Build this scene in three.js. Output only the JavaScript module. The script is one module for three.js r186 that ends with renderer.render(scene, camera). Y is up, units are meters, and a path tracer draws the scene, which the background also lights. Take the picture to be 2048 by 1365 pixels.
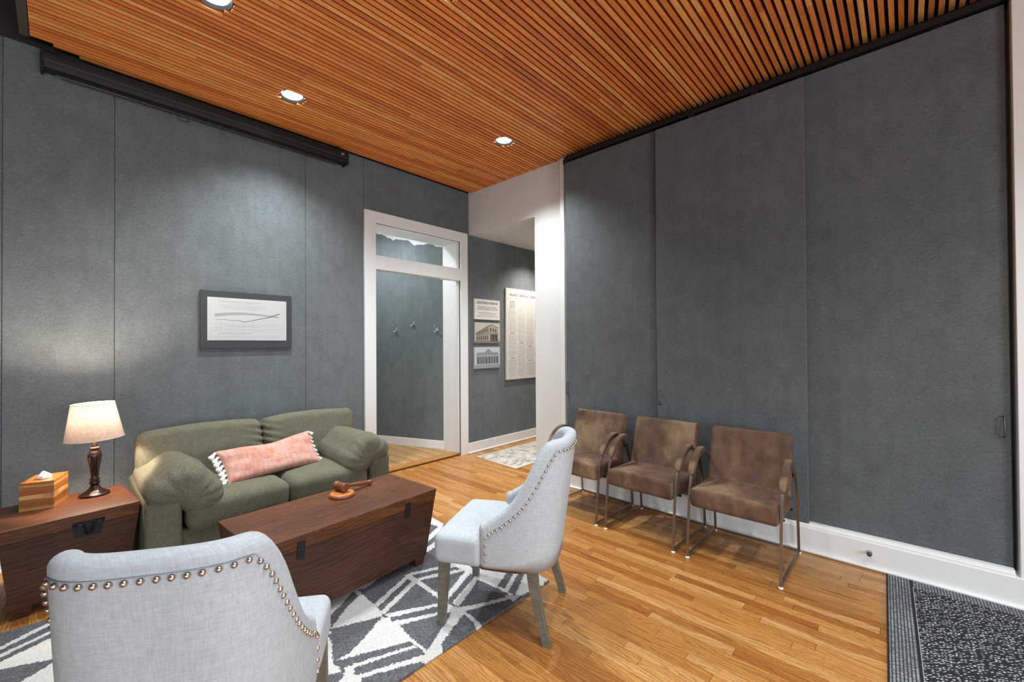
import * as THREE from 'three';
import { RoundedBoxGeometry } from 'three/addons/geometries/RoundedBoxGeometry.js';
import { mergeGeometries, toCreasedNormals } from 'three/addons/utils/BufferGeometryUtils.js';
import { RectAreaLightUniformsLib } from 'three/addons/lights/RectAreaLightUniformsLib.js';

// ------------------------------------------------------------------ camera, light, exposure
RectAreaLightUniformsLib.init();
const scene = new THREE.Scene();
const rad = THREE.MathUtils.degToRad;
const camera = new THREE.PerspectiveCamera(77.664, 2048 / 1365, 0.05, 60);
camera.rotation.order = 'YXZ';
camera.position.set(0, 1.4, 0);
camera.rotation.set(rad(0.517), rad(-47.043), rad(-0.354));
const renderer = new THREE.WebGLRenderer({ antialias: true });
renderer.toneMapping = THREE.LinearToneMapping;
renderer.toneMappingExposure = 1.38;
renderer.shadowMap.enabled = true;
scene.background = new THREE.Color(0.75, 0.85, 1.0);           // overcast sky outside the unseen windows behind the camera
const SPOT_POWER = 17, UNSEEN_WINDOW_POWER = 9.5, LAMP_POWER = 2.4, HALL_POWER = 12;
const SPOT_COLOR = new THREE.Color(0.91, 0.975, 1.0), DAY_COLOR = new THREE.Color(0.84, 0.93, 1.0), WARM_COLOR = new THREE.Color(1.0, 0.85, 0.67);
// two unseen windows behind the camera, placed to light the room from there
const UNSEEN_WINDOWS = [[-1.9, 1.3, 1.5, 1.6], [0.9, 1.3, 1.5, 1.6]];
const Z_FRONT = 3.0, X_LEFT = -3.2, WA = -4.152;
for (const [x, y, w, h] of UNSEEN_WINDOWS) {
  const l = new THREE.RectAreaLight(DAY_COLOR, UNSEEN_WINDOW_POWER, w - 0.1, h - 0.1);
  l.position.set(x, y, Z_FRONT - 0.02); l.lookAt(x, y, 0); scene.add(l);
}

// ------------------------------------------------------------------ helpers
let seed = 12345;
const rnd = () => { seed = (seed * 1664525 + 1013904223) >>> 0; return seed / 4294967296; };
const R = (a, b) => a + (b - a) * rnd();
const lerp = (a, b, t) => a + (b - a) * t, clamp = (x, a = 0, b = 1) => Math.min(b, Math.max(a, x));
const smooth = (a, b, x) => { const t = clamp((x - a) / (b - a)); return t * t * (3 - 2 * t); };
function hash(x, y, s) { let h = (x * 374761393 + y * 668265263 + s * 2147483647) | 0; h = Math.imul(h ^ (h >>> 13), 1274126177); h ^= h >>> 16; return (h >>> 0) / 4294967296; }
function vn(x, y, px, py, s = 0) {                              // value noise, repeats after px, py
  const xi = Math.floor(x), yi = Math.floor(y), fx = x - xi, fy = y - yi;
  const u = fx * fx * (3 - 2 * fx), v = fy * fy * (3 - 2 * fy), m = (a, b) => ((a % b) + b) % b;
  const x0 = m(xi, px), x1 = m(xi + 1, px), y0 = m(yi, py), y1 = m(yi + 1, py);
  return lerp(lerp(hash(x0, y0, s), hash(x1, y0, s), u), lerp(hash(x0, y1, s), hash(x1, y1, s), u), v);
}
function fbm(x, y, px, py, o = 4, s = 0) { let a = 0.5, t = 0, n = 0; for (let i = 0; i < o; i++) { t += a * vn(x, y, px, py, s + i); n += a; a *= 0.5; x *= 2; y *= 2; px *= 2; py *= 2; } return t / n; }
function n3(x, y, z, s = 0) {                                   // 3-D value noise in 0..1
  const xi = Math.floor(x), yi = Math.floor(y), zi = Math.floor(z), f = t => t * t * (3 - 2 * t), u = f(x - xi), v = f(y - yi), w = f(z - zi);
  const q = (a, b, c) => hash(xi + a + (zi + c) * 57, yi + b + (zi + c) * 131, s);
  return lerp(lerp(lerp(q(0, 0, 0), q(1, 0, 0), u), lerp(q(0, 1, 0), q(1, 1, 0), u), v), lerp(lerp(q(0, 0, 1), q(1, 0, 1), u), lerp(q(0, 1, 1), q(1, 1, 1), u), v), w);
}
function dataTex(w, h, fn, srgb = true) {
  const d = new Uint8Array(w * h * 4);
  for (let y = 0; y < h; y++) for (let x = 0; x < w; x++) { const c = fn(x / w, y / h, x, y), i = (y * w + x) * 4; d[i] = clamp(c[0], 0, 255); d[i + 1] = clamp(c[1], 0, 255); d[i + 2] = clamp(c[2], 0, 255); d[i + 3] = 255; }
  const t = new THREE.DataTexture(d, w, h, THREE.RGBAFormat);
  t.wrapS = t.wrapT = THREE.RepeatWrapping; t.magFilter = THREE.LinearFilter; t.minFilter = THREE.LinearMipmapLinearFilter; t.generateMipmaps = true;
  if (srgb) t.colorSpace = THREE.SRGBColorSpace; t.needsUpdate = true; return t;
}
function canvasTex(w, h, draw) {
  const c = document.createElement('canvas'); c.width = w; c.height = h; draw(c.getContext('2d'), w, h);
  const t = new THREE.CanvasTexture(c); t.colorSpace = THREE.SRGBColorSpace; t.magFilter = THREE.LinearFilter; return t;
}
const mat = (o) => new THREE.MeshStandardMaterial({ roughness: 0.8, ...o });
const rgb = (r, g, b) => new THREE.Color().setRGB(r / 255, g / 255, b / 255, THREE.SRGBColorSpace);
const names = {};
function numbered(n) { names[n] = (names[n] ?? -1) + 1; return names[n] ? `${n}_${String(names[n]).padStart(3, '0')}` : n; }
function shade(o) { o.traverse(m => { if (m.isMesh) { m.castShadow = true; m.receiveShadow = true; } }); }
function part(parent, name, geo, m, label) { const o = new THREE.Mesh(geo, m); o.name = name; o.castShadow = o.receiveShadow = true; if (label) o.userData.label = label; parent.add(o); return o; }
function thing(name, label, category, pos = [0, 0, 0], turn = 0, group) {
  const o = new THREE.Group(); o.name = numbered(name); o.position.set(...pos); o.rotation.y = turn; o.userData = { label, category };
  if (group) o.userData.group = group; scene.add(o); return o;
}
function single(name, label, category, geo, m, group) { const o = new THREE.Mesh(geo, m); o.name = numbered(name); o.castShadow = o.receiveShadow = true; o.userData = { label, category }; if (group) o.userData.group = group; scene.add(o); return o; }
function structure(name, label) { const o = new THREE.Group(); o.name = name; o.userData = { kind: 'structure', label }; scene.add(o); return o; }
function structMesh(name, label, geo, m) { const o = new THREE.Mesh(geo, m); o.name = name; o.castShadow = o.receiveShadow = true; o.userData = { kind: 'structure', label }; scene.add(o); return o; }
// uv in metres: each triangle is laid flat along its dominant axis; "grain" is the axis that becomes u
function uv(geo, su = 1, sv = su, grain = 'x', ou = 0, ov = 0) {
  const g = geo.index ? geo.toNonIndexed() : geo, p = g.attributes.position, o = new Float32Array(p.count * 2), gi = 'xyz'.indexOf(grain);
  const a = new THREE.Vector3(), b = new THREE.Vector3(), c = new THREE.Vector3(), n = new THREE.Vector3();
  for (let i = 0; i < p.count; i += 3) {
    a.fromBufferAttribute(p, i); b.fromBufferAttribute(p, i + 1); c.fromBufferAttribute(p, i + 2);
    n.copy(b).sub(a).cross(c.clone().sub(a));
    const m = [Math.abs(n.x), Math.abs(n.y), Math.abs(n.z)], k = m[0] >= m[1] && m[0] >= m[2] ? 0 : m[1] >= m[2] ? 1 : 2;
    let ax = [0, 1, 2].filter(q => q !== k); if (ax[1] === gi) ax = [ax[1], ax[0]];
    [a, b, c].forEach((q, j) => { const e = [q.x, q.y, q.z]; o[(i + j) * 2] = e[ax[0]] * su + ou; o[(i + j) * 2 + 1] = e[ax[1]] * sv + ov; });
  }
  g.setAttribute('uv', new THREE.BufferAttribute(o, 2)); return g;
}
const bx = (x0, x1, y0, y1, z0, z1) => new THREE.BoxGeometry(x1 - x0, y1 - y0, z1 - z0).translate((x0 + x1) / 2, (y0 + y1) / 2, (z0 + z1) / 2);
const rbx = (x0, x1, y0, y1, z0, z1, r = 0.004, seg = 1) => new RoundedBoxGeometry(x1 - x0, y1 - y0, z1 - z0, seg, r).translate((x0 + x1) / 2, (y0 + y1) / 2, (z0 + z1) / 2);
const merge = (list) => { const hasUv = list.every(g => g.attributes.uv); return mergeGeometries(list.map(g => { const q = g.index ? g.toNonIndexed() : g.clone(); for (const k of Object.keys(q.attributes)) if (!(k === 'position' || k === 'normal' || (k === 'uv' && hasUv))) q.deleteAttribute(k); return q; })); };
function loft(rings, { caps = true, closed = true, crease = 0.6, smoothN = false } = {}) {   // rings: arrays of [x,y,z]
  const n = rings[0].length, pos = [], idx = [];
  rings.forEach(r => r.forEach(p => pos.push(...p)));
  for (let i = 0; i + 1 < rings.length; i++) for (let j = 0; j < (closed ? n : n - 1); j++) { const a = i * n + j, b = i * n + (j + 1) % n, c = a + n, d = b + n; idx.push(a, b, d, a, d, c); }
  if (caps) for (const [e, flip] of [[0, true], [rings.length - 1, false]]) {
    const base = e * n, ctr = pos.length / 3, m = [0, 0, 0]; rings[e].forEach(p => p.forEach((v, k) => m[k] += v / n)); pos.push(...m);
    for (let j = 0; j < n; j++) flip ? idx.push(ctr, base + (j + 1) % n, base + j) : idx.push(ctr, base + j, base + (j + 1) % n);
  }
  let g = new THREE.BufferGeometry(); g.setAttribute('position', new THREE.Float32BufferAttribute(pos, 3)); g.setIndex(idx);
  g.computeVertexNormals();
  if (!smoothN) g = toCreasedNormals(g, crease);
  return g;
}
// rectangle ring on a horizontal plane
const rectRing = (x, y, z, hx, hz) => [[x - hx, y, z - hz], [x - hx, y, z + hz], [x + hx, y, z + hz], [x + hx, y, z - hz]];
const tube = (pts, r, seg = 24, rs = 8) => new THREE.TubeGeometry(new THREE.CatmullRomCurve3(pts.map(p => new THREE.Vector3(...p))), seg, r, rs, false);
const lathe = (prof, seg = 40) => new THREE.LatheGeometry(prof.map(p => new THREE.Vector2(...p)), seg);
// naive surface nets over a signed distance field
function sdfMesh(f, lo, hi, cell) {
  const N = [0, 1, 2].map(k => Math.ceil((hi[k] - lo[k]) / cell) + 1), [nx, ny, nz] = N, val = new Float32Array(nx * ny * nz), at = (i, j, k) => i + nx * (j + ny * k);
  for (let k = 0; k < nz; k++) for (let j = 0; j < ny; j++) for (let i = 0; i < nx; i++) val[at(i, j, k)] = f(lo[0] + i * cell, lo[1] + j * cell, lo[2] + k * cell);
  const vid = new Int32Array(nx * ny * nz).fill(-1), pos = [], idx = [];
  const E = [[0, 1], [2, 3], [4, 5], [6, 7], [0, 2], [1, 3], [4, 6], [5, 7], [0, 4], [1, 5], [2, 6], [3, 7]];
  for (let k = 0; k + 1 < nz; k++) for (let j = 0; j + 1 < ny; j++) for (let i = 0; i + 1 < nx; i++) {
    const v = []; let m = 0; for (let c = 0; c < 8; c++) { v[c] = val[at(i + (c & 1), j + ((c >> 1) & 1), k + (c >> 2))]; if (v[c] < 0) m++; }
    if (m === 0 || m === 8) continue;
    let n = 0, s = [0, 0, 0];
    for (const [a, b] of E) if ((v[a] < 0) !== (v[b] < 0)) { const t = v[a] / (v[a] - v[b]); n++; s[0] += lerp(a & 1, b & 1, t); s[1] += lerp((a >> 1) & 1, (b >> 1) & 1, t); s[2] += lerp(a >> 2, b >> 2, t); }
    vid[at(i, j, k)] = pos.length / 3; pos.push(lo[0] + (i + s[0] / n) * cell, lo[1] + (j + s[1] / n) * cell, lo[2] + (k + s[2] / n) * cell);
  }
  const quad = (a, b, c, d, fl) => { if (a < 0 || b < 0 || c < 0 || d < 0) return; fl ? idx.push(a, b, c, a, c, d) : idx.push(a, c, b, a, d, c); };
  for (let k = 1; k + 1 < nz; k++) for (let j = 1; j + 1 < ny; j++) for (let i = 1; i + 1 < nx; i++) {
    const v0 = val[at(i, j, k)] < 0;
    if (v0 !== (val[at(i + 1, j, k)] < 0)) quad(vid[at(i, j - 1, k - 1)], vid[at(i, j, k - 1)], vid[at(i, j, k)], vid[at(i, j - 1, k)], v0);
    if (v0 !== (val[at(i, j + 1, k)] < 0)) quad(vid[at(i - 1, j, k - 1)], vid[at(i - 1, j, k)], vid[at(i, j, k)], vid[at(i, j, k - 1)], v0);
    if (v0 !== (val[at(i, j, k + 1)] < 0)) quad(vid[at(i - 1, j - 1, k)], vid[at(i, j - 1, k)], vid[at(i, j, k)], vid[at(i - 1, j, k)], v0);
  }
  const g = new THREE.BufferGeometry(); g.setAttribute('position', new THREE.Float32BufferAttribute(pos, 3)); g.setIndex(idx); g.computeVertexNormals(); return g;
}
const sdBox = (x, y, z, hx, hy, hz, r) => { const a = Math.abs(x) - hx + r, b = Math.abs(y) - hy + r, c = Math.abs(z) - hz + r; return Math.min(Math.max(a, b, c), 0) + Math.hypot(Math.max(a, 0), Math.max(b, 0), Math.max(c, 0)) - r; };
const smin = (a, b, k) => { const h = Math.max(k - Math.abs(a - b), 0) / k; return Math.min(a, b) - h * h * k * 0.25; };

// ------------------------------------------------------------------ materials
const whitePaint = mat({ color: rgb(226, 227, 226), roughness: 0.45 });
const whiteWall = mat({ color: rgb(213, 213, 211), roughness: 0.75 });
const blackMetal = mat({ color: rgb(22, 22, 24), roughness: 0.5, metalness: 0.2 });
const blackFelt = mat({ color: rgb(20, 18, 17), roughness: 0.95 });
const darkPlenum = mat({ color: rgb(46, 40, 38), roughness: 0.95 });
// grey wall felt: fine fibres and patchy nap
const feltMap = dataTex(1024, 1024, (u, v) => {
  const fine = vn(u * 512, v * 512, 512, 512, 1) - 0.5, fib = vn(u * 96, v * 400, 96, 400, 2) - 0.5, mid = fbm(u * 14, v * 10, 14, 10, 4, 3) - 0.5, brush = fbm(u * 20, v * 3, 20, 3, 3, 9) - 0.5;
  const k = 1 + fine * 0.22 + fib * 0.14 + mid * 0.14 + brush * 0.09; return [200 * k, 203 * k, 205 * k];
});
const feltBump = dataTex(512, 512, (u, v) => { const k = 128 + 90 * (vn(u * 256, v * 256, 256, 256, 4) - 0.5) + 60 * (vn(u * 64, v * 256, 64, 256, 5) - 0.5); return [k, k, k]; }, false);
const felt = (r, g, b) => mat({ color: rgb(r, g, b), map: feltMap, bumpMap: feltBump, bumpScale: 0.0012, roughness: 0.95 });
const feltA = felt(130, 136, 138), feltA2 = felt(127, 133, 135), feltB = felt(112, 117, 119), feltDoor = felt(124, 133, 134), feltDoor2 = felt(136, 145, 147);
const FT = 1 / 1.0;
// oak strips
const oakMap = dataTex(2048, 512, (u, v) => {
  const w = fbm(u * 5, v * 6, 5, 6, 4, 21), ring = v * 26 + 5.5 * w + 1.5 * fbm(u * 12, v * 4, 12, 4, 3, 22);
  const line = Math.pow(0.5 + 0.5 * Math.sin(ring * 6.2832), 2.2), fine = vn(u * 60, v * 400, 60, 400, 23), pore = Math.pow(vn(u * 220, v * 420, 220, 420, 24), 5), big = fbm(u * 4, v * 14, 4, 14, 3, 25);
  const k = 1.02 - 0.2 * line * (0.3 + big) + 0.12 * (fine - 0.5) - 0.28 * pore + 0.16 * (big - 0.5);
  return [232 * k, 214 * k - 10 * line, 190 * k - 22 * line];
});
const oakTones = [[192, 146, 86], [184, 137, 76], [199, 156, 97], [177, 127, 69], [204, 165, 110], [166, 115, 60], [188, 141, 80], [195, 150, 88]];
const oakMats = oakTones.map(t => mat({ color: rgb(Math.min(255, t[0] * 1.03), t[1] * 1.04, t[2] * 1.08), map: oakMap, roughness: 0.33 }));
const wornMats = [[205, 175, 135], [196, 163, 120], [214, 186, 148]].map(t => mat({ color: rgb(...t), map: oakMap, roughness: 0.6 }));
// ceiling slats
const slatMap = dataTex(1024, 128, (u, v) => { const g = fbm(u * 8, v * 24, 8, 24, 4, 31), f = vn(u * 40, v * 128, 40, 128, 32); const k = 0.82 + 0.3 * g + 0.16 * (f - 0.5); return [252 * k, 246 * k, 236 * k]; });
const slatMats = [[236, 148, 76], [226, 132, 64], [240, 160, 88], [220, 130, 66], [244, 174, 102], [230, 140, 68], [208, 120, 62], [238, 154, 80]].map(t => mat({ color: rgb(...t), map: slatMap, roughness: 0.5 }));
// dark stained trunk wood
const walnutMap = dataTex(1024, 512, (u, v) => {
  const w = fbm(u * 3, v * 5, 3, 5, 4, 41), line = Math.pow(0.5 + 0.5 * Math.sin((v * 22 + 5 * w) * 6.2832), 2), f = vn(u * 40, v * 300, 40, 300, 42), big = fbm(u * 4, v * 4, 4, 4, 4, 43);
  const scuff = Math.pow(vn(u * 130, v * 60, 130, 60, 44), 14) * (big > 0.5 ? 1 : 0.25), k = 0.86 - 0.2 * line + 0.22 * (f - 0.5) + 0.5 * (big - 0.5);
  return [210 * k + 60 * scuff, 200 * k + 55 * scuff, 190 * k + 55 * scuff];
});
const walnut = mat({ color: rgb(130, 79, 45), map: walnutMap, roughness: 0.42 });
const walnutDark = mat({ color: rgb(99, 59, 35), map: walnutMap, roughness: 0.5 });
const ironMat = mat({ color: rgb(40, 41, 44), roughness: 0.45, metalness: 0.5 });

// ------------------------------------------------------------------ floor
{
  const floor = structure('floor', 'honey oak strip floor');
  part(floor, 'subfloor', bx(X_LEFT - 0.2, 7, -0.16, -0.0205, -5.2, Z_FRONT + 0.2), mat({ color: rgb(58, 36, 20), roughness: 0.9 }));
  const W = 0.057, geos = {}, stuff = oakMats.map(() => []);
  const plankGeo = (len, v) => geos[len + '/' + v] ??= uv(bx(-W / 2 + 0.0004, W / 2 - 0.0004, -0.02, 0, -len / 2 + 0.0009, len / 2 - 0.0009), 1 / 2.2, 1 / 0.42, 'z', v * 0.237, v * 0.171);
  let shown = 0;
  const LENS = [0.4, 0.55, 0.7, 0.85, 1.0, 1.2, 1.45];
  for (let x = 3.4365 - W / 2; x > X_LEFT; x -= W) {
    let z = Z_FRONT - R(0, 0.9);
    while (z > WA - 0.02) {
      const len = LENS[Math.floor(rnd() * LENS.length)], v = Math.floor(rnd() * 7), m = Math.floor(Math.pow(rnd(), 1.15) * oakMats.length), zc = z - len / 2;
      const nearFront = zc - len / 2 < 0.25 && x > 0.95 + 0.16 * Math.max(0, -1.6 - zc) * 0 && (zc > -1.65 || x > 1.9 || (x > 1.5 && zc > -1.7));
      if (nearFront && shown < 300) { const o = part(floor, 'plank', plankGeo(len, v), oakMats[m]); o.position.set(x, 0, zc); shown++; }
      else stuff[m].push(plankGeo(len, v).clone().translate(x, 0, zc));
      z -= len;
    }
  }
  for (let x = 3.4365 + W / 2; x < 6.6; x += W) {             // through the opening into the hall
    let z = -2.95 + R(0, 0.6);
    while (z > WA - 0.02) {
      const len = LENS[Math.floor(rnd() * LENS.length)], v = Math.floor(rnd() * 7), m = Math.floor(rnd() * oakMats.length);
      stuff[m].push(plankGeo(len, v).clone().translate(x, 0, z - len / 2)); z -= len;
    }
  }
  part(floor, 'planks_beyond', mergeGeometries(stuff.filter(l => l.length).map(merge), true), oakMats.filter((m, i) => stuff[i].length)).userData.kind = 'stuff';
}

// ------------------------------------------------------------------ back wall (grey felt panels, door recess, hall wall)
{
  const w = structure('wall_back', 'wall of grey felt panels with fine vertical seams');
  const X1 = 6.6, DL = 2.30, DR = 3.51, DT = 2.735;
  part(w, 'backing', merge([bx(X_LEFT - 0.2, DL, 0, 3.37, WA - 0.34, WA - 0.018), bx(DL, DR, DT, 3.37, WA - 0.34, WA - 0.018), bx(DR, X1, 0, 3.37, WA - 0.34, WA - 0.018)]), whiteWall);
  part(w, 'upper_band', bx(X_LEFT - 0.2, X1, 3.37, 3.9, WA - 0.16, WA - 0.005), darkPlenum);
  const panel = (x0, x1, y0, y1, m, k) => part(w, 'felt_panel', uv(rbx(x0 + 0.0012, x1 - 0.0012, y0, y1, WA - 0.018, WA, 0.003), FT, FT, 'x', k * 0.37, k * 0.19), m);
  const seams = [-2.9, -1.56, -0.236, 0.281, 1.603, 2.189];
  panel(X_LEFT, seams[0], 0.1, 3.37, feltA, 1);
  for (let i = 0; i + 1 < seams.length; i++) panel(seams[i], seams[i + 1], 0.1, 3.37, i % 2 ? feltA2 : feltA, i + 2);
  panel(2.189, 3.644, 2.832, 3.37, feltA2, 9);
  panel(3.60, X1, 0.1, 2.832, feltA2, 11);
  // baseboards on this wall
  const base = (x0, x1) => merge([rbx(x0, x1, 0, 0.134, WA, WA + 0.018, 0.003), rbx(x0, x1, 0, 0.018, WA, WA + 0.034, 0.006)]);
  structMesh('baseboard_back', 'white baseboard under the grey felt wall', base(X_LEFT, 2.19), whitePaint);
  structMesh('baseboard_hall', 'white baseboard along the hall wall', base(3.61, X1), whitePaint);
  // closed-up doorway with transom
  const d = structure('door_1', 'white cased doorway with a transom opening, filled with grey felt');
  const zf = WA + 0.022, zb = -4.49;
  const cas = (x0, x1, y0, y1, z0 = WA - 0.02, z1 = zf) => rbx(x0, x1, y0, y1, z0, z1, 0.003);
  part(d, 'casing', cas(2.19, 2.318, 0, 2.835), whitePaint); part(d, 'casing', cas(3.492, 3.608, 0, 2.835), whitePaint);
  part(d, 'head_casing', cas(2.318, 3.492, 2.715, 2.835), whitePaint);
  part(d, 'transom_bar', cas(2.318, 3.492, 2.217, 2.367, WA - 0.08), whitePaint);
  part(d, 'jamb', bx(DL - 0.01, 2.318, 0, DT, -4.5, WA), whitePaint); part(d, 'jamb', bx(3.492, DR + 0.01, 0, DT, -4.5, WA), whitePaint);
  part(d, 'head_jamb', bx(2.318, 3.492, 2.715, 2.735, -4.5, WA), whitePaint);
  for (const [y0, y1] of [[0.03, 2.217], [2.367, 2.715]]) for (const z of [-4.185, -4.215]) part(d, 'stop', rbx(3.482, 3.494, y0, y1, z - 0.009, z + 0.009, 0.003), whitePaint);
  part(d, 'stop', rbx(2.318, 3.484, 2.703, 2.716, -4.224, -4.176, 0.003), whitePaint);
  // the room behind: a felt covered wall runs back at an angle from the right jamb
  const v = new THREE.Group(); v.name = 'angled_wall'; v.position.set(3.497, 0, -4.50); v.rotation.y = Math.atan2(0.93, -0.368); d.add(v);
  part(v, 'plaster', bx(-0.012, 2.2, 0, 3.3, 0.01, 0.06), whiteWall);
  const edge = t => 2.712 + 0.06 * smooth(0, 0.3, t) + 0.1 * smooth(0.3, 0.7, t) + 0.13 * smooth(0.7, 1.15, t) - 0.03 * Math.exp(-((t - 0.47) ** 2) / 0.004) + 0.03 * (vn(t * 20, 3, 999, 9, 7) - 0.5) + 0.014 * (vn(t * 66, 5, 9999, 9, 8) - 0.5);
  const torn = (x0, x1, y0, top, k) => { const s = new THREE.Shape(); s.moveTo(x0, y0); s.lineTo(x1, y0); const n = Math.max(2, Math.round((x1 - x0) / 0.012)); for (let i = n; i >= 0; i--) { const x = lerp(x0, x1, i / n); s.lineTo(x, top(x)); } return uv(new THREE.ExtrudeGeometry(s, { depth: 0.009, bevelEnabled: false }), FT, FT, 'x', k * 0.3, k * 0.17); };
  part(v, 'felt_panel', torn(0, 2.18, 0.13, () => 2.38, 1), feltDoor);
  part(v, 'felt_strip', torn(0, 0.44, 2.3805, edge, 2), feltDoor); part(v, 'felt_strip', torn(0.4405, 0.65, 2.3805, edge, 3), feltDoor2); part(v, 'felt_strip', torn(0.6505, 2.18, 2.3805, edge, 4), feltDoor);
  part(v, 'bottom_rail', rbx(0, 2.18, 0.022, 0.133, -0.012, 0.01, 0.003), whitePaint);
  part(d, 'vestibule_wall', merge([bx(2.2, 2.302, 0, 3.3, -6.7, WA - 0.165), bx(2.2, 3.4, 0, 3.3, -6.7, -6.6), bx(2.2, 3.7, 3.2, 3.3, -6.7, WA - 0.165)]), whiteWall);
  part(d, 'strike_block', rbx(2.312, 2.328, 1.34, 1.45, WA - 0.06, WA - 0.02, 0.002), whitePaint);
  part(d, 'threshold', uv(rbx(2.319, 3.491, 0.010, 0.03, -4.29, WA - 0.012, 0.005), 1 / 2.2, 1 / 0.42, 'x', 0.3, 0.1), oakMats[0], 'orange wooden threshold board');
  part(d, 'threshold_gap_shade', bx(2.318, 3.49, -0.03, 0.010, -4.5, WA - 0.024), blackFelt);  // black block stands in for the shadow gap under the threshold board
  for (let i = 0; i < 22; i++) part(d, 'floor_board', uv(bx(2.302 + i * 0.0565, 2.302 + (i + 1) * 0.0565 - 0.001, -0.01, 0.022, -6.6, -4.291), 1 / 2.2, 1 / 0.42, 'z', i * 0.31, i * 0.23), wornMats[i % 3]);
}

{
  const h = thing('unseen_vestibule_light', 'unseen flush ceiling light behind the doorway, placed to light its felt wall', 'ceiling light', [2.5, 3.2, -4.95]);  // out of view, placed to light the felt wall behind the doorway
  part(h, 'base', new THREE.CylinderGeometry(0.1, 0.1, 0.02, 32).translate(0, -0.01, 0), whitePaint);
  part(h, 'diffuser', new THREE.SphereGeometry(0.09, 24, 10, 0, 7, Math.PI / 2, Math.PI / 2).scale(1, 0.35, 1).translate(0, -0.02, 0), mat({ color: 0xffffff, emissive: new THREE.Color(1, 0.98, 0.95), emissiveIntensity: 2 }));
  const l = new THREE.SpotLight(SPOT_COLOR, 8.5, 0, rad(80), 0.5, 2); l.position.set(0, -0.06, 0); l.target.position.set(0, -2, 0); l.castShadow = true; l.shadow.radius = 4; h.add(l); h.add(l.target);
}

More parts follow.
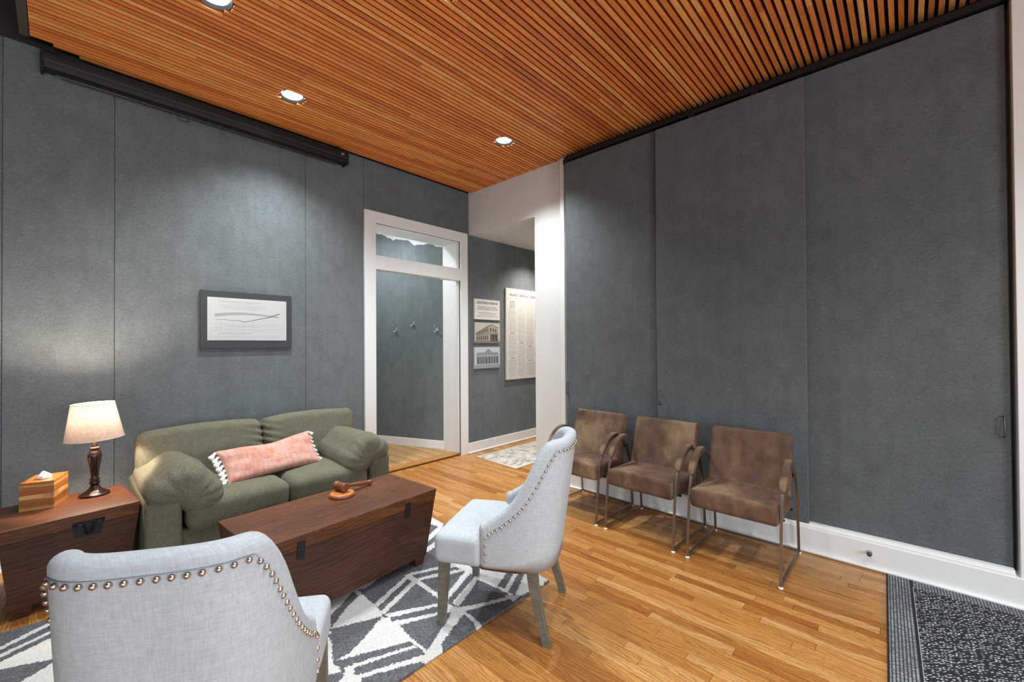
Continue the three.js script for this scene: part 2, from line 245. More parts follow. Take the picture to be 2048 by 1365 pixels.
// ------------------------------------------------------------------ right wall: white corner, hall opening, sliding felt panels
const XB = 3.644, ZO = -3.035;
{
  const T = 0.12;
  structMesh('wall_right', 'white wall with the tall opening into the hall', merge([
    bx(XB, XB + T, 2.832, 3.9, WA, ZO), bx(XB, XB + T, 0, 3.9, ZO, Z_FRONT + 0.2)]), whiteWall);
  structMesh('trim_1', 'narrow pale trim strip beside the first sliding panel', rbx(3.60, XB + 0.01, 0.0, 3.345, -2.655, -2.60, 0.003), whitePaint);
  structMesh('baseboard_corner', 'white baseboard around the foot of the white pier', merge([rbx(XB - 0.02, XB + T + 0.02, 0, 0.13, ZO - 0.02, -2.56, 0.004), rbx(XB - 0.038, XB + T + 0.02, 0, 0.018, ZO - 0.036, -2.56, 0.006)]), whitePaint);
  structMesh('ceiling_hall', 'white hall ceiling', bx(XB + T, 6.7, 2.832, 2.95, WA - 0.1, ZO + 0.1), whiteWall);
  structMesh('wall_hall_right', 'hall wall hidden behind the pier', bx(XB + T, 6.7, 0, 2.9, ZO, ZO + 0.1), whiteWall);
  structMesh('wall_hall_end', 'end wall of the hall', bx(6.6, 6.7, 0, 2.9, WA - 0.1, ZO + 0.1), whiteWall);
  // plinth that carries the sliding panels
  structMesh('baseboard_right', 'tall white baseboard ledge below the sliding felt panels', merge([
    rbx(3.435, XB, 0, 0.16, -2.54, 1.6, 0.004), rbx(3.443, XB, 0.15, 0.178, -2.535, 0.41, 0.008), rbx(3.456, XB, 0.17, 0.188, -2.53, 0.408, 0.004), rbx(3.414, 3.44, 0, 0.02, -2.55, 1.6, 0.009)]), whitePaint);
  structMesh('trim_2', 'white jamb board at the end of the sliding panels', rbx(3.446, XB, 0.15, 3.9, 0.424, 1.6, 0.004), whitePaint);
  // overhead track
  const t = thing('panel_track', 'black overhead track above the grey sliding panels', 'track');
  part(t, 'rail', merge([bx(3.47, 3.508, 3.243, 3.283, -2.50, 0.42), bx(3.52, 3.60, 3.243, 3.29, -2.55, 0.42)]), blackMetal);
  part(t, 'back_board', bx(3.606, 3.642, 3.2, 3.44, -2.575, 0.42), blackFelt);
  for (const z of [-2.1, -1.35, -0.98, -0.2]) part(t, 'bracket', rbx(3.462, 3.4695, 3.246, 3.272, z - 0.015, z + 0.015, 0.002), ironMat);
  // sliding panels
  const chrome = mat({ color: rgb(96, 96, 98), metalness: 0.9, roughness: 0.32 });
  const sp = (x, z0, z1, y0, y1, hz, hy, label, k) => {
    const g = thing('sliding_panel', label, 'panel', [x, 0, (z0 + z1) / 2], 0, 'grey sliding felt panels');
    const c = (z0 + z1) / 2;
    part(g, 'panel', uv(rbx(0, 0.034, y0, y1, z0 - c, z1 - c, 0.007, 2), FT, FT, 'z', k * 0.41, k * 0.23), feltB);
    if (k === 3) { const cr = part(g, 'crease', rbx(-0.0012, 0.002, -0.0016, 0.0016, -0.41, 0.41, 0.0008), feltA2, 'faint crease across the felt'); cr.position.set(0, 0.77, 0.06); cr.rotation.x = -0.088; }
    part(g, 'pull_handle', tube([[0.004, hy - 0.055, hz - c], [-0.018, hy - 0.055, hz - c], [-0.024, hy - 0.045, hz - c], [-0.024, hy + 0.045, hz - c], [-0.018, hy + 0.055, hz - c], [0.004, hy + 0.055, hz - c]], 0.0042, 40, 8), chrome, 'brushed metal pull handle');
    part(g, 'hanger', bx(0.006, 0.028, y1, 3.242, -0.25, -0.2), blackMetal); part(g, 'hanger', bx(0.006, 0.028, y1, 3.242, 0.2, 0.25), blackMetal);
  };
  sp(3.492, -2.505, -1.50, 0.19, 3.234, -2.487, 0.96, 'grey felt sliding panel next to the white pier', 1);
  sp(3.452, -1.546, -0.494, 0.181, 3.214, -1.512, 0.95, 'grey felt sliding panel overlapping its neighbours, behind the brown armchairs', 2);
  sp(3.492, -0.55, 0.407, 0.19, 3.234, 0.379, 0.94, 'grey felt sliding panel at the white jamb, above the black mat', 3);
  // door stop on the ledge
  const ds = thing('door_stop', 'small round dark door stop on the white baseboard', 'door stop', [3.436, 0.1, -0.182]);
  part(ds, 'base', lathe([[0, 0], [0.014, 0], [0.013, 0.006], [0.008, 0.01], [0.0075, 0.03], [0, 0.03]], 20).rotateZ(Math.PI / 2), mat({ color: rgb(190, 190, 190), metalness: 0.8, roughness: 0.25 }));
  part(ds, 'rubber_tip', lathe([[0, 0.029], [0.0125, 0.029], [0.013, 0.036], [0.011, 0.044], [0, 0.046]], 20).rotateZ(Math.PI / 2), mat({ color: rgb(58, 58, 60), roughness: 0.5 }));
}

// ------------------------------------------------------------------ walls outside the frame, with unseen windows placed to light the room from behind
{
  structMesh('wall_left', 'side wall outside the view', bx(X_LEFT - 0.2, X_LEFT, 0, 3.9, WA - 0.16, Z_FRONT + 0.2), whiteWall);
  const segs = [], z0 = Z_FRONT, z1 = Z_FRONT + 0.2; let x = X_LEFT - 0.2;
  for (const [wx, wy, w, h] of UNSEEN_WINDOWS) { segs.push(bx(x, wx - w / 2, 0, 3.9, z0, z1), bx(wx - w / 2, wx + w / 2, 0, wy - h / 2, z0, z1), bx(wx - w / 2, wx + w / 2, wy + h / 2, 3.9, z0, z1)); x = wx + w / 2; }
  segs.push(bx(x, XB + 0.12, 0, 3.9, z0, z1));
  structMesh('wall_front', 'wall with two unseen windows behind the view', merge(segs), whiteWall);
  const glass = new THREE.MeshPhysicalMaterial({ color: 0xffffff, transmission: 1, thickness: 0, roughness: 0 });
  UNSEEN_WINDOWS.forEach(([wx, wy, w, h], i) => {
    const g = structure(`window_${i + 1}`, 'white sash in an unseen wall, placed to light the room from behind'); const f = 0.05;
    part(g, 'frame', merge([bx(wx - w / 2, wx + w / 2, wy - h / 2, wy - h / 2 + f, z0 + 0.06, z0 + 0.12), bx(wx - w / 2, wx + w / 2, wy + h / 2 - f, wy + h / 2, z0 + 0.06, z0 + 0.12), bx(wx - w / 2, wx - w / 2 + f, wy - h / 2, wy + h / 2, z0 + 0.06, z0 + 0.12), bx(wx + w / 2 - f, wx + w / 2, wy - h / 2, wy + h / 2, z0 + 0.06, z0 + 0.12), bx(wx - w / 2, wx + w / 2, wy - 0.02, wy + 0.02, z0 + 0.06, z0 + 0.12)]), whitePaint);
    part(g, 'pane', new THREE.PlaneGeometry(w - 2 * f, h - 2 * f).translate(wx, wy, z0 + 0.09), glass);
  });
}

// ------------------------------------------------------------------ ceiling: wooden slats under a black plenum, downlights
const LIGHTS = [[1.262, -3.53, 1.1], [2.944, -2.83, 1.25], [0.60, -2.84, 0.5], [1.46, -1.81, 0.3], [0.6, -1.2, 0.4], [1.5, -0.25, 0.6], [2.1, 1.1, 0.8], [0.6, 1.2, 0.6]];   // x, z, share of SPOT_POWER; second half unseen, placed to light the near room
{
  structMesh('ceiling_upper', 'dark plenum ceiling above the slats', bx(X_LEFT - 0.2, XB + 0.12, 3.9, 4.0, WA - 0.2, Z_FRONT + 0.2), darkPlenum);
  const c = structure('ceiling', 'hung ceiling of reddish wooden slats with black gaps');
  const xL = -0.12, xR = 3.6, pitch = 0.04335, sw = 0.0252, y0 = 3.36, y1 = 3.395, rh = 0.093;
  const holes = LIGHTS;
  const felts = new THREE.Shape(); felts.moveTo(xL, WA + 0.01); felts.lineTo(XB - 0.005, WA + 0.01); felts.lineTo(XB - 0.005, Z_FRONT); felts.lineTo(xL, Z_FRONT);
  for (const [x, z] of holes) { const p = new THREE.Path(); p.absarc(x, z, 0.1, 0, Math.PI * 2); felts.holes.push(p); }
  part(c, 'felt_backing', new THREE.ExtrudeGeometry(felts, { depth: 0.008, bevelEnabled: false, curveSegments: 24 }).rotateX(Math.PI / 2).translate(0, 3.425, 0), blackFelt);
  part(c, 'edge_fascia', bx(xL - 0.045, xL - 0.004, 3.37, 3.43, WA + 0.1, Z_FRONT), mat({ color: rgb(70, 66, 62), roughness: 0.7 }));
  part(c, 'cross_rail', merge([-0.05, 0.55, 1.2, 1.85, 2.5, 3.15, 3.56].map(x => bx(x - 0.015, x + 0.015, 3.393, 3.42, WA + 0.08, Z_FRONT - 0.02))), blackFelt);
  const far = slatMats.map(() => []);
  const seen = [];
  let row = 0, prev = 0;
  for (let z = -4.078; z < Z_FRONT; z += pitch, row++) {
    let x = xL + (row === 0 ? 0.22 : row === 1 ? 0.1 : 0), xe = z < -2.65 ? XB - 0.004 : xR + R(-0.004, 0.003), first = true;
    while (x < xe - 0.01) {
      let len = first ? R(0.3, 2.3) : R(1.0, 2.4); first = false;
      let e = x + len; if (xe - e < 0.35) e = xe;
      let m = Math.floor(rnd() * slatMats.length); if (m === prev) m = (m + 3) % slatMats.length; prev = m;
      let spans = [[x, e]];
      for (const [hx, hz] of holes) { const dz = Math.abs(z - hz); if (dz < rh) { const q = Math.sqrt(rh * rh - dz * dz); spans = spans.flatMap(([a, b]) => b < hx - q || a > hx + q ? [[a, b]] : [[a, hx - q], [hx + q, b]].filter(s => s[1] - s[0] > 0.004)); } }
      for (const [a, b] of spans) {
        const g = uv(bx(a + 0.0004, b - 0.0004, y0, y1, z - sw / 2, z + sw / 2), 1 / 1.1, 1 / 0.14, 'x', row * 0.173, row * 0.091);
        if (z < 0.42) seen.push([g, m]); else far[m].push(g);
      }
      x = e;
    }
  }
  seen.reverse().forEach(([g, m], i) => { if (i < 300) part(c, 'slat', g, slatMats[m]); else far[m].push(g); });   // the nearest 300 boards one by one
  part(c, 'slats_beyond', mergeGeometries(far.filter(l => l.length).map(merge), true), slatMats.filter((m, i) => far[i].length)).userData.kind = 'stuff';

  const baffle = mat({ color: rgb(70, 72, 76), roughness: 0.5, metalness: 0.3 });
  const lens = mat({ color: 0xffffff, emissive: new THREE.Color(1, 0.98, 0.95), emissiveIntensity: 9, roughness: 0.5 });
  const LB = ['round recessed downlight above the sofa and framed chart', 'round recessed downlight near the hall opening', 'round recessed downlight near the projection screen case', 'round recessed downlight above the accent chair standing half on the rug', 'unseen recessed downlight lighting the accent chair nearer the side trunk'];
  LIGHTS.forEach(([x, z, k], i) => {
    const g = thing('downlight', LB[i] ?? 'unseen recessed downlight placed to light the near end of the room', 'ceiling light', [x, 3.36, z], 0, 'recessed downlights in the slat ceiling');
    part(g, 'housing', lathe([[0.0905, 0.012], [0.092, 0.012], [0.092, 0.13], [0, 0.13], [0, 0.127], [0.0895, 0.127], [0.0895, 0.012]], 40), mat({ color: rgb(30, 30, 32), roughness: 0.6, metalness: 0.3 }));
    part(g, 'baffle', lathe([[0.0885, 0.008], [0.0735, 0.024], [0.072, 0.024], [0.088, 0.0075]], 40), baffle);
    part(g, 'lens', new THREE.CylinderGeometry(0.073, 0.073, 0.004, 40).translate(0, 0.026, 0), lens, 'glowing white lens');
    const s = new THREE.SpotLight(SPOT_COLOR, SPOT_POWER * k, 0, rad(60), 0.85, 2); s.position.set(0, 0.016, 0); s.target.position.set(0, -3, 0); s.castShadow = true; s.shadow.radius = 2.6;
    s.shadow.mapSize.set(1024, 1024); g.add(s); g.add(s.target);
  });
  // hall fixture, out of view behind the pier, lights the hall wall
  const h = thing('unseen_hall_downlight', 'warm unseen downlight in the white hall ceiling, lighting the hall wall', 'ceiling light', [4.75, 2.832, -3.72]);
  part(h, 'trim_ring', lathe([[0.05, 0], [0.075, 0], [0.075, -0.005], [0.05, -0.005], [0.05, 0]], 32), whitePaint);
  part(h, 'lens', new THREE.CylinderGeometry(0.05, 0.05, 0.003, 32).translate(0, -0.0018, 0), mat({ color: 0xffffff, emissive: new THREE.Color(1, 0.86, 0.68), emissiveIntensity: 6 }));
  const s = new THREE.SpotLight(new THREE.Color(1, 0.92, 0.81), HALL_POWER, 0, rad(62), 0.8, 2); s.position.set(0, -0.012, 0); s.target.position.set(0, -2, 0); s.castShadow = true; s.shadow.radius = 2.5; h.add(s); h.add(s.target);
}

// ------------------------------------------------------------------ projection screen case on the back wall
{
  const g = thing('projection_screen', 'long black projection screen case mounted below the slat ceiling', 'screen case', [0.945, 3.2, WA]);
  const L = 1.02, z0 = 0.012, z1 = 0.13;
  const prof = [[z0, 0.015], [z0, 0.115], [z1 - 0.02, 0.115], [z1, 0.1], [z1, 0.055], [z1 - 0.005, 0.05], [z1 - 0.012, 0.012], [z1 - 0.02, 0.008]];
  part(g, 'case', loft([-L + 0.012, L - 0.012].map(x => prof.map(([z, y]) => [x, y, z]))), blackMetal);
  for (const s of [-1, 1]) part(g, 'end_cap', rbx(s * (L - 0.006) - 0.008, s * (L - 0.006) + 0.008, -0.004, 0.12, z0 - 0.002, z1 + 0.004, 0.006), mat({ color: rgb(18, 18, 19), roughness: 0.6 }));
  part(g, 'ridge', bx(-L + 0.01, L - 0.01, 0.05, 0.0535, z1 - 0.002, z1 + 0.0035), mat({ color: rgb(88, 88, 90), roughness: 0.4, metalness: 0.4 }));
  part(g, 'bottom_bar', new THREE.CapsuleGeometry(0.0065, 2 * L - 0.16, 6, 12).rotateZ(Math.PI / 2).translate(-0.01, -0.012, 0.085), mat({ color: rgb(60, 60, 62), roughness: 0.4, metalness: 0.5 }));
  part(g, 'screen_slot', bx(-L + 0.1, L - 0.1, -0.012, 0.012, 0.083, 0.087), mat({ color: rgb(12, 12, 12) }));
  part(g, 'pull_loop', tube([[-0.31, -0.016, 0.085], [-0.312, -0.05, 0.085], [-0.25, -0.05, 0.085], [-0.252, -0.016, 0.085]], 0.003, 24, 6), blackMetal);
  part(g, 'sticker', bx(L - 0.075, L - 0.045, 0.07, 0.09, z1, z1 + 0.001), mat({ color: rgb(150, 110, 130), roughness: 0.6 }));
  part(g, 'wall_bracket', bx(-L + 0.03, -L + 0.06, 0.1, 0.16, 0, 0.09), blackMetal); part(g, 'wall_bracket', bx(L - 0.1, L - 0.07, 0.1, 0.16, 0, 0.09), blackMetal);
}

// ------------------------------------------------------------------ framed chart on the felt wall (a plain line chart)
{
  const g = thing('framed_chart', 'white printed line chart in a wide charcoal frame above the sofa', 'picture', [1.125, 1.622, WA]);
  const w = 0.69, h = 0.475;
  part(g, 'frame', rbx(-w / 2, w / 2, -h / 2, h / 2, 0.0005, 0.022, 0.003), mat({ color: rgb(56, 58, 62), roughness: 0.75 }));
  const tx = canvasTex(1180, 700, (c, W, H) => {
    c.fillStyle = '#bcbebd'; c.fillRect(0, 0, W, H);
    c.strokeStyle = 'rgba(120,124,128,.45)'; c.lineWidth = 2; c.strokeRect(30, 30, W - 60, H - 60);
    const scrib = (x, y, wd, s, a) => { let q = x; let k = 0; c.fillStyle = `rgba(36,40,44,${a})`; while (q < x + wd) { const l = s * (0.8 + 2.4 * hash(k, Math.round(y), 5)); c.fillRect(q, y, Math.min(l, x + wd - q), s * 0.55); q += l + s * 0.5; k++; } };
    scrib(150, 52, 640, 12, 0.45); scrib(300, 80, 330, 9, 0.35); for (let i = 0; i < 5; i++) scrib(150 + i * 14, 108 + i * 17, 720 - i * 30, 7, 0.33);
    c.fillStyle = 'rgba(140,141,138,.75)'; c.beginPath(); c.moveTo(90, 290); for (let i = 0; i <= 30; i++) c.lineTo(90 + i * 32, 262 - 26 * Math.sin(i / 7) - 0.6 * i); for (let i = 30; i >= 0; i--) c.lineTo(90 + i * 32, 318 - 34 * Math.sin(i / 8) - 1.1 * i); c.fill();
    c.strokeStyle = '#222426'; c.lineJoin = 'round';
    const pts = [[100, 360], [220, 356], [330, 372], [430, 366], [520, 392], [640, 362], [760, 330], [900, 296], [1010, 248], [1080, 226]];
    for (let i = 1; i < pts.length; i++) { c.lineWidth = 3 + i * 0.9; c.beginPath(); c.moveTo(...pts[i - 1]); c.lineTo(...pts[i]); c.stroke(); }
    c.strokeStyle = 'rgba(90,94,98,.6)'; c.lineWidth = 2; for (const y of [432, 456, 524, 560]) { c.beginPath(); c.moveTo(36, y - 6); c.lineTo(W - 36, y); c.stroke(); }
    for (let i = 0; i < 6; i++) { c.beginPath(); c.moveTo(180 + i * 160, 380); c.lineTo(180 + i * 160, 540); c.stroke(); }
    scrib(240, 468, 520, 8, 0.5); scrib(70, 492, 120, 9, 0.4);
    c.beginPath(); c.moveTo(60, 548); for (let i = 0; i <= 20; i++) c.lineTo(60 + i * 52, 546 - i * 2.2 - 14 * Math.sin(i / 3)); c.stroke();
    scrib(140, 586, 490, 13, 0.5); for (let i = 0; i < 4; i++) { scrib(60, 622 + i * 10, 500, 4, 0.2); scrib(620, 622 + i * 10, 480, 4, 0.2); }
  });
  const pw = 0.586, ph = 0.345;
  part(g, 'mount_board', bx(-pw / 2 - 0.004, pw / 2 + 0.004, -ph / 2 - 0.004 + 0.006, ph / 2 + 0.004 + 0.006, 0.022, 0.0245), mat({ color: rgb(205, 206, 204) }));
  part(g, 'print', new THREE.PlaneGeometry(pw, ph).translate(0.0, 0.006, 0.0252), mat({ map: tx, roughness: 0.6 }));
}

// ------------------------------------------------------------------ posters on the hall wall
{
  const board = (name, label, cat, x0, x1, y0, y1, tx, edge) => {
    const g = thing(name, label, cat, [(x0 + x1) / 2, (y0 + y1) / 2, WA], 0), w = x1 - x0, h = y1 - y0;
    part(g, 'board', rbx(-w / 2, w / 2, -h / 2, h / 2, 0.001, 0.022, 0.001), mat({ color: edge }));
    part(g, 'print', new THREE.PlaneGeometry(w - 0.002, h - 0.002).translate(0, 0, 0.0228), mat({ map: tx, roughness: 0.65 }));
  };
  const cream = rgb(210, 209, 205);
  board('text_poster', 'small white text poster with a black headline on the hall wall', 'poster', 3.722, 4.19, 1.74, 2.01, canvasTex(624, 360, (c, W, H) => {
    c.fillStyle = '#d2d1cc'; c.fillRect(0, 0, W, H); c.textAlign = 'center'; c.fillStyle = '#17171a'; c.font = 'bold 58px sans-serif'; c.fillText('ANOTHER HORROR', W / 2, 82);
    c.fillStyle = '#4a443e'; let k = 0;
    for (const [y, w, s] of [[150, 450, 17], [186, 500, 17], [246, 440, 10], [276, 410, 10], [310, 520, 10]]) { let q = (W - w) / 2; while (q < (W + w) / 2) { const l = s * (0.5 + 1.6 * hash(k++, y, 3)); c.fillRect(q, y - s, Math.min(l, (W + w) / 2 - q), s * 0.75); q += l + s * 0.45; } }
  }), cream);
  board('building_photo', 'sepia photo print of a two storey gabled building on the hall wall', 'photo', 3.722, 4.19, 1.425, 1.70, canvasTex(624, 366, (c, W, H) => {
    const g = c.createLinearGradient(0, 0, 0, H); c.fillStyle = '#b9b3a6'; c.fillRect(0, 0, W, H);
    c.fillStyle = '#9c968a'; c.beginPath(); c.moveTo(20, 200); c.lineTo(320, 60); c.lineTo(420, 34); c.lineTo(580, 96); c.lineTo(580, 330); c.lineTo(20, 330); c.fill();
    c.fillStyle = '#8b857a'; c.beginPath(); c.moveTo(20, 200); c.lineTo(340, 56); c.lineTo(340, 330); c.lineTo(20, 330); c.fill();
    c.strokeStyle = '#3f3c37'; c.lineWidth = 9; c.beginPath(); c.moveTo(14, 200); c.lineTo(330, 52); c.lineTo(430, 30); c.lineTo(590, 96); c.stroke();
    c.fillStyle = '#45423d'; for (let i = 0; i < 6; i++) { c.fillRect(50 + i * 48, 190 - i * 20, 20, 40 + i * 5); c.fillRect(50 + i * 48, 255 - i * 4, 22, 54 + i * 3); }
    for (let i = 0; i < 3; i++) c.fillRect(372 + i * 62, 96 + i * 8, 32, 60); c.fillStyle = '#6d675e'; c.fillRect(345, 190, 250, 16); c.fillStyle = '#3a3733'; c.fillRect(380, 210, 180, 118);
    c.fillStyle = '#a29c90'; for (const x of [350, 420, 490, 570]) c.fillRect(x, 196, 8, 140); c.fillStyle = '#77726a'; c.fillRect(0, 330, W, 40); c.fillStyle = '#4b4843'; for (let i = 0; i < 9; i++) c.fillRect(390 + i * 22, 262 + 14 * hash(i, 2, 4), 12, 74);
  }), rgb(150, 146, 138));
  board('porch_photo', 'grey photo print of a low house with a long porch on the hall wall', 'photo', 3.72, 4.188, 1.088, 1.372, canvasTex(624, 378, (c, W, H) => {
    c.fillStyle = '#b7bac0'; c.fillRect(0, 0, W, H); c.fillStyle = '#84878e'; c.beginPath(); c.moveTo(20, 150); c.lineTo(60, 96); c.lineTo(230, 96); c.lineTo(330, 26); c.lineTo(430, 96); c.lineTo(570, 96); c.lineTo(604, 150); c.fill();
    c.fillStyle = '#a5a8ad'; c.fillRect(14, 148, 600, 14); c.fillStyle = '#6c6f75'; c.fillRect(40, 164, 550, 150); c.fillStyle = '#52555b'; for (let i = 0; i < 6; i++) c.fillRect(70 + i * 92, 184, 40, 116);
    c.fillStyle = '#aeb1b6'; for (let i = 0; i < 9; i++) c.fillRect(40 + i * 68, 162, 8, 168); c.fillStyle = '#8f9298'; c.fillRect(0, 318, W, 60); c.fillStyle = '#c6c8cc'; c.fillRect(60, 300, 500, 8);
  }), rgb(190, 192, 196));
  board('newspaper_poster', 'tall white newspaper page poster on the hall wall', 'poster', 4.315, 5.35, 0.905, 2.208, canvasTex(1035, 1303, (c, W, H) => {
    c.fillStyle = '#cbcac6'; c.fillRect(0, 0, W, H); c.strokeStyle = '#8b8880'; c.lineWidth = 2; c.strokeRect(26, 24, W - 52, H - 48);
    c.fillStyle = '#1d1c1b'; c.font = 'bold 56px sans-serif'; c.textAlign = 'left'; for (const [t, x, w] of [['Austin', 78, 166], ['Weekly', 287, 186], ['Statesman', 512, 270]]) { c.save(); c.translate(x, 108); c.scale(w / c.measureText(t).width, 1); c.fillText(t, 0, 0); c.restore(); }
    c.fillStyle = '#77736b'; c.fillRect(30, 136, W - 60, 3); c.fillRect(30, 152, W - 60, 2);
    let k = 0; for (let col = 0; col < 5; col++) { const x0 = 46 + col * 190, cw = 172; c.fillStyle = '#d9d6cc'; c.fillRect(x0 - 11, 160, 2, H - 200);
      for (let y = 172; y < H - 40; y += 6) { if (hash(col, Math.floor(y / 210), 8) > 0.93) continue; const ind = hash(col, y, 2) > 0.9 ? 30 : 0, l = cw - ind - (hash(col, y, 6) > 0.86 ? 60 : 0); c.fillStyle = `rgba(70,67,62,${0.22 + 0.2 * hash(col, y, 3)})`; c.fillRect(x0 + ind, y, l, 2.4); }
      for (const y of [[186, 640, 1000], [780], [830, 1040], [420, 900], [300, 1100]][col]) { c.fillStyle = '#cbcac6'; c.fillRect(x0, y - 16, cw, 34); c.fillStyle = '#3a3733'; c.fillRect(x0 + 36, y - 4, cw - 72, 8); } }
    c.fillStyle = '#cbcac6'; c.fillRect(46, 172, 172, 120); c.fillStyle = '#4b4741'; c.fillRect(80, 184, 104, 9); for (let i = 0; i < 9; i++) c.fillRect(64 + 10 * hash(i, 1, 1), 206 + i * 9, 136 - 20 * hash(i, 2, 1), 3);
  }), cream);
}

// ------------------------------------------------------------------ coat hooks in the doorway
{
  const chrome = mat({ color: rgb(210, 212, 214), metalness: 1, roughness: 0.2 });
  const L = ['chrome coat hook on the felt wall behind the doorway, mounted highest of the three', 'chrome coat hook on the felt wall behind the doorway, deepest in the recess', 'chrome coat hook on the felt wall behind the doorway, beside the right jamb'];
  [[3.325, 1.697, 0, -4.935], [3.222, 1.62, 1, -5.195], [3.461, 1.608, 2, -4.59]].forEach(([x, y, i, z]) => {
    const g = thing('coat_hook', L[i], 'hook', [x, y, z], Math.atan2(-0.93, 0.368), 'coat hooks in the doorway');
    part(g, 'plate', new THREE.SphereGeometry(1, 16, 10).scale(0.014, 0.03, 0.006), chrome);
    const up = part(g, 'upper_prong', tube([[0, 0.005, 0.003], [0, 0, 0.03], [0, 0.02, 0.055], [0, 0.055, 0.07]], 0.005, 20, 8), chrome); part(up, 'knob', new THREE.SphereGeometry(0.009, 12, 8).translate(0, 0.06, 0.072), chrome);
    for (const s of [-1, 1]) part(g, 'lower_prong', tube([[0, -0.008, 0.004], [s * 0.02, -0.026, 0.022], [s * 0.036, -0.012, 0.036]], 0.0045, 16, 8), chrome);
    part(g, 'boss', new THREE.SphereGeometry(0.014, 14, 10).translate(0, -0.008, 0.012), chrome);
  });
}

